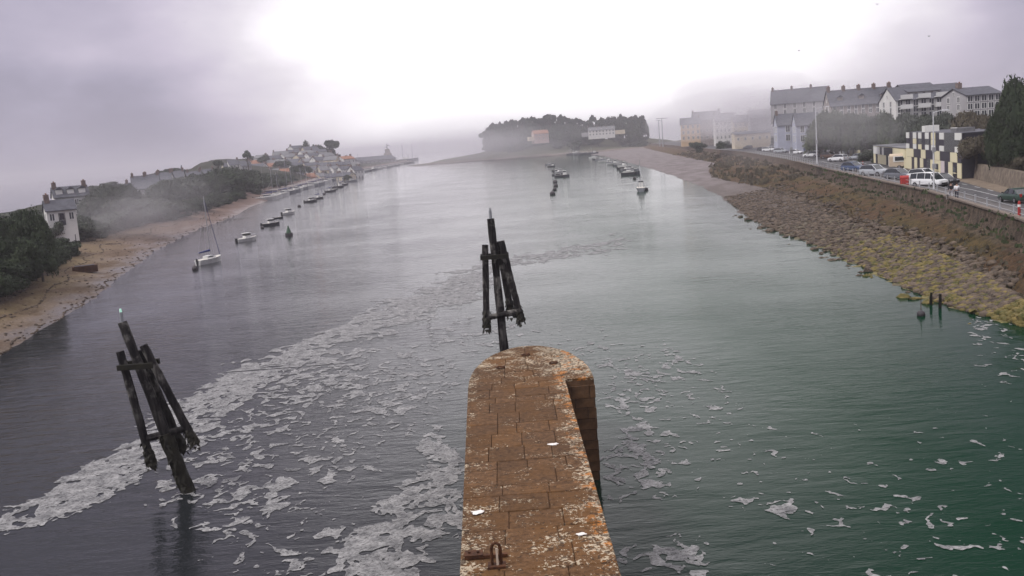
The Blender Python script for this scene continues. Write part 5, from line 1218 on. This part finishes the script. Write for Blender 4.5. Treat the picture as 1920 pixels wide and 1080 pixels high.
for px, py, L_, kd, c_, lb in ((1030, 309, 7, 'motor', 'grey', 'grey motor boat farthest in the mid-channel cluster'), (1034, 313, 7, 'fish', 'dark', 'dark fishing boat second farthest in the mid-channel cluster'), (1043, 321, 6, 'motor', 'dark', 'dark motor boat at the head of the mid-channel pair'), (1049, 324, 8, 'motor', 'white', 'white motor boat in the middle of the mid-channel cluster'), (1046, 329, 7, 'dinghy', 'dark', 'dark open boat beside the white mid-channel boat'), (1054, 332, 9, 'fish', 'dark', 'dark broad fishing boat nearest in the mid-channel cluster')):
    boat(lb, px, py, L_, kd, c_, random.uniform(-.4, .5), GC)
GR = 'small boats moored off the right sand flat'
rr_ = [(1112, 297), (1119, 299), (1126, 301), (1131, 304), (1138, 303), (1144, 306), (1149, 309), (1155, 308), (1161, 311), (1167, 313), (1171, 317), (1176, 320), (1179, 324), (1183, 328), (1186, 321)]
for i, (px, py) in enumerate(rr_):
    boat('small hazy moored boat in the curved line off the right sand flat', px, py, random.uniform(6, 8.5), random.choice(('motor', 'fish', 'motor', 'dinghy')), ('white', 'dark', 'grey')[i % 3], random.uniform(-1.2, .6), GR)
for px, py in ((1061, 289), (1072, 290), (1078, 289), (1084, 290), (1090, 289.5), (1096, 290), (1103, 289), (1111, 289)):
    boat('tiny far boat moored before the island shore', px, py, random.uniform(9, 12), random.choice(('motor', 'fish', 'dinghy')), random.choice(('dark', 'grey')), random.uniform(-.3, .3), 'far boats before the island')
boat('grey work boat with upright gallows moored alone off the right sand flat', 1202, 358, 7.0, 'fish', 'grey', 1.45, None, masth=7.5, name='work_boat')
# buoys
def buoy(lab, px, py, r, col, group=None, stick=0.0):
    p = P(px, py, 0.0); t = thing('mooring_buoy', lab, 'buoy', (p.x, p.y, 0), 0, group); m = MB(); hs = np.linspace(-.9, .98, 7)
    m.loft([[(r * math.sqrt(max(.02, 1 - z * z)) * math.cos(a), r * math.sqrt(max(.02, 1 - z * z)) * math.sin(a), z * r + r * .35) for a in np.linspace(0, 2 * PI, 11)[:-1]] for z in hs], col); m.build('float', t, smooth=True)
    MB().tube((0, 0, r * 1.2), (0, 0, r * 1.45 + stick), r * .1, r * .08, iron, 6).build('eye', t); return t
bdark = mat('buoy_dark', (0.03, 0.028, 0.035), (.06, .05, .05), 4, .6); bgreen = mat('buoy_green', (0.04, 0.09, 0.05), None, rough=.6)
buoy('dark round buoy beside the nearest sailing yacht', 366, 506, .42, bdark); buoy('small dark buoy near the third moored boat', 492, 428, .4, bdark); buoy('small dark buoy behind the fourth moored boat', 561, 388, .5, bdark); buoy('tiny dark buoy right of the small masted boat', 608, 365, .6, bdark)
p = P(542, 442, 0); t = thing('channel_buoy', 'stubby dark and green channel buoy standing alone on the water', 'buoy', (p.x, p.y, 0)); MB().tube((0, 0, -.3), (0, 0, .5), .7, .7, bdark, 12).build('float', t); MB().tube((0, 0, .5), (0, 0, 1.5), .5, .18, bgreen, 10).build('tower', t); MB().tube((0, 0, 1.5), (0, 0, 1.85), .15, .12, bgreen, 8).build('top_mark', t)
for px, py, r, lb in ((1041, 343, .75, 'farthest of the four dark buoys trailing from the mid-channel boats'), (1042, 350, .7, 'second farthest of the four mid-channel buoys'), (1040, 357, .6, 'third of the four mid-channel buoys'), (1036, 365, .7, 'nearest of the four mid-channel buoys'), (1190, 336, .6, 'dark buoy between the curved boat line and the work boat'), (1212, 357, .5, 'dark buoy right of the grey work boat')): buoy(lb, px, py, r, bdark)
for px, py, hh, lb in ((1727, 592, 1.0, 'dark weedy mooring buoy with a short stick near the right shore'),):
    buoy(lb, px, py, .28, bdark, None, .7)
for px, py, hh, lb in ((1745, 572, .9, 'left of two short dark stakes in the water by the right shore'), (1762, 578, 1.0, 'right of two short dark stakes in the water by the right shore')):
    p = P(px, py, 0); m = MB(); rough_pole(m, (0, 0, -.6), (.05, 0, hh), .12, .09, timb, 8, 5, .2); tag(m.build('stake', None, (p.x, p.y, 0)), lb, 'stake')
# wreck box on the left beach
p = hit(160, 510, HL); t = thing('rusty_hulk', 'dark rusty boat hulk stranded on the left beach', 'wreck', (p.x, p.y, p.z - .1), .35)
m = MB(); m.loft([[(x_, -w_, 0), (x_, -w_ * 1.2, .9), (x_, w_ * 1.2, .9), (x_, w_, 0)] for x_, w_ in ((-1.5, .55), (-.6, .75), (.7, .75), (1.6, .3))], mat('rust_dark', (0.05, 0.022, 0.012), (.09, .04, .02), 3, .9, .5)); m.build('hull', t); MB().box((0, 0, .93), (2.4, 1.2, .06), dark_m).build('deck', t)
p = hit(146, 478, HL); tag(rough_pole(MB(), (0, 0, -.2), (.03, 0, 3.2), .09, .06, timb, 7, 5).build('beach_post', None, p), 'thin upright post on the left beach', 'post')
# gulls
gullm = mat('gull_grey', (.25, .25, .27), None)
for px, py, y, lb in ((1498, 95, 120, 'small dark gull flying high over the right houses'), (1470, 120, 150, 'tiny gull flying left of and below the higher one'), (1742, 68, 110, 'gull flying near the top right corner'), (347, 42, 130, 'lone gull flying in the left sky'), (1078, 152, 200, 'distant gull over the island'), (1645, 8, 110, 'gull at the very top of the sky')):
    q_ = pt_at_y(px, py, y); t = thing('gull', lb, 'bird', q_, random.uniform(0, 3)); t.scale = (.6, .6, .6)
    MB().loft([[(r * math.cos(a), x_, r * math.sin(a)) for a in np.linspace(0, 2 * PI, 7)[:-1]] for x_, r in ((-.24, .01), (-.15, .05), (.02, .075), (.16, .045), (.2, .04), (.25, .01))], gullm).build('body', t)
    for s in (-1, 1): MB().add([(s * .05, .06, .03), (s * .05, -.08, .03), (s * .32, -.03, .15), (s * .33, .09, .16), (s * .62, -.08, .08)], [(0, 1, 2, 3), (3, 2, 4)], gullm).build('wing', t)

# ================================================================ rubble over the wall toe, tufts on the wall
def ptoe():
    y = 66 + 130 * RNG.random() ** 1.4; u = abs(RNG.normal()) * 0.22
    x = float(XT(y)) * (1 - u) + float(XQ(y) - 2.6) * u; return (x, y, 0.9 + 1.5 * u)
rubble(1500, ptoe, rock_m, 'toe_rubble', 'brown stones fallen along the foot of the sloping sea wall', 0.10, 0.5)
def tufts(n, fpos, lm, name, lab, s0, s1):
    V, F = [], []; o = 0
    for i in range(n):
        p = np.array(fpos()); 
        for k in range(5):
            a = RNG.uniform(0, 6.28); s = RNG.uniform(s0, s1); d = np.array([math.cos(a), math.sin(a), 0]); c = p + RNG.normal(size=3) * np.array([s, s, .1 * s]) * .7
            V += [c - d * s * .5, c + d * s * .5, c + d * s * .2 + np.array([0, 0, s]) , c - d * s * .35 + np.array([0, 0, s * .7])]; F.append((o, o + 1, o + 2, o + 3)); o += 4
    tag(link(name, npmesh(name, np.array(V), np.array(F), lm)), lab, 'weeds', kind='stuff')
def pwall():
    y = 60 + 190 * RNG.random() ** 1.3; u = RNG.random(); return (float(XT(y)) * (1 - u) + float(XQ(y) - 1.6) * u, y, 0.75 + 1.85 * u)
tufts(450, pwall, LM['brown'], 'wall_weeds', 'brown weeds growing over the sloping sea wall', .15, .42)
def pledge():
    y = 62 + 150 * RNG.random() ** 1.3; return (float(XQ(y)) - RNG.uniform(.8, 2.6), y, RNG.choice([2.65, 2.65, 3.4, 4.25]))
def pfar():
    y = 200 + 330 * RNG.random() ** 1.2; u = RNG.random() ** .8; return (float(XT(y)) * (1 - u) + float(XQ(y) - 1.6) * u, y, 0.72 + 1.8 * u)
tufts(500, pfar, LM['brown'], 'wall_weeds', 'brown weeds on the far stretch of the sloping sea wall', .3, .9)
tufts(220, pledge, LM['mid'], 'ledge_weeds', 'green weeds along the ledge of the quay wall', .12, .38)

# ================================================================ labels: alike neighbours told apart by their order in the picture
def ordinal(n):
    return '%d%s' % (n, 'th' if 10 <= n % 100 <= 20 else {1: 'st', 2: 'nd', 3: 'rd'}.get(n % 10, 'th'))
_by = {}
for o in bpy.data.objects:
    if o.get('label') and o.get('category') and not o.get('kind'): _by.setdefault(o['label'], []).append(o)
for lb, os_ in _by.items():
    if len(os_) < 2: continue
    os_.sort(key=lambda o: float(topix(np.array(o.location.x), np.array(o.location.y), np.array(o.location.z + 1.0))[0]))
    for i, o in enumerate(os_):
        w_ = '%s, %s from the left of its kind' % (lb, ordinal(i + 1))
        if len(w_.split()) > 16 and len(lb.split()) > 13: print('LONG', lb)
        if len(w_.split()) > 16: w_ = '%s, %s from left' % (lb, ordinal(i + 1))
        o['label'] = w_
        if len(w_.split()) > 16: print('LONG', len(w_.split()), w_)
# ================================================================ haze
for nm, c, r, dn in (('island', (at_depth(915, 880, 270), 880, 6), (80, 30, 22), 0.009), ('houses', (at_depth(1418, 400, 250), 400, 17), (32, 26, 12), 0.030), ('slope', (at_depth(1590, 190, 230), 190, 11), (13, 10, 6), 0.014), ('wood', (at_depth(262, 187, 380), 187, 5), (14, 12, 7), 0.012)):
    fm = bpy.data.materials.new('fog_' + nm); fm.use_nodes = True; ft = fm.node_tree; ft.nodes.remove(ft.nodes['Principled BSDF'])
    fv = ft.nodes.new('ShaderNodeVolumePrincipled'); fv.inputs['Color'].default_value = (0.96, 0.94, 0.97, 1); fv.inputs['Density'].default_value = dn / 2.6; fv.inputs['Anisotropy'].default_value = 0.3
    ft.links.new(fv.outputs[0], ft.nodes['Material Output'].inputs['Volume'])
    rings = [[(math.sin(b) * math.cos(a), math.sin(b) * math.sin(a), -math.cos(b)) for a in np.linspace(0, 2 * PI, 33)[:-1]] for b in np.linspace(0.05, PI - .05, 20)]
    pm_ = MB().loft(rings, fm).mesh('fog_bank', True); fr_ = random.Random(len(nm))
    for k in range(9):
        q_ = [fr_.gauss(0, .42) for _ in range(3)]; sc_ = fr_.uniform(.45, .95)
        o = link('fog_bank', pm_, None, tuple(c[j] + r[j] * q_[j] for j in range(3)), (0, fr_.uniform(-.25, .25), fr_.uniform(-.3, .3)), (r[0] * sc_, r[1] * sc_, r[2] * sc_ * fr_.uniform(.7, 1.1)))
        tag(o, {'island': 'bank of mist over the left end of the island', 'houses': 'wisp of mist over the far quayside houses', 'wood': 'wisp of mist before the left bank wood', 'slope': 'wisp of mist over the trees behind the car park'}[nm], 'mist', kind='stuff')
vm = bpy.data.materials.new('haze'); vm.use_nodes = True; vt = vm.node_tree; vt.nodes.remove(vt.nodes['Principled BSDF'])
pv = vt.nodes.new('ShaderNodeVolumePrincipled'); pv.inputs['Color'].default_value = (0.95, 0.92, 0.97, 1); pv.inputs['Density'].default_value = 0.0004
pv.inputs['Anisotropy'].default_value = 0.55
vt.links.new(pv.outputs[0], vt.nodes['Material Output'].inputs['Volume'])
hz = MB().box((0, 2750, 28.5), (12400, 8900, 63), vm).build('haze'); tag(hz, 'pale morning sea mist filling the whole estuary', 'haze', kind='stuff')
print('objects', len(bpy.data.objects))
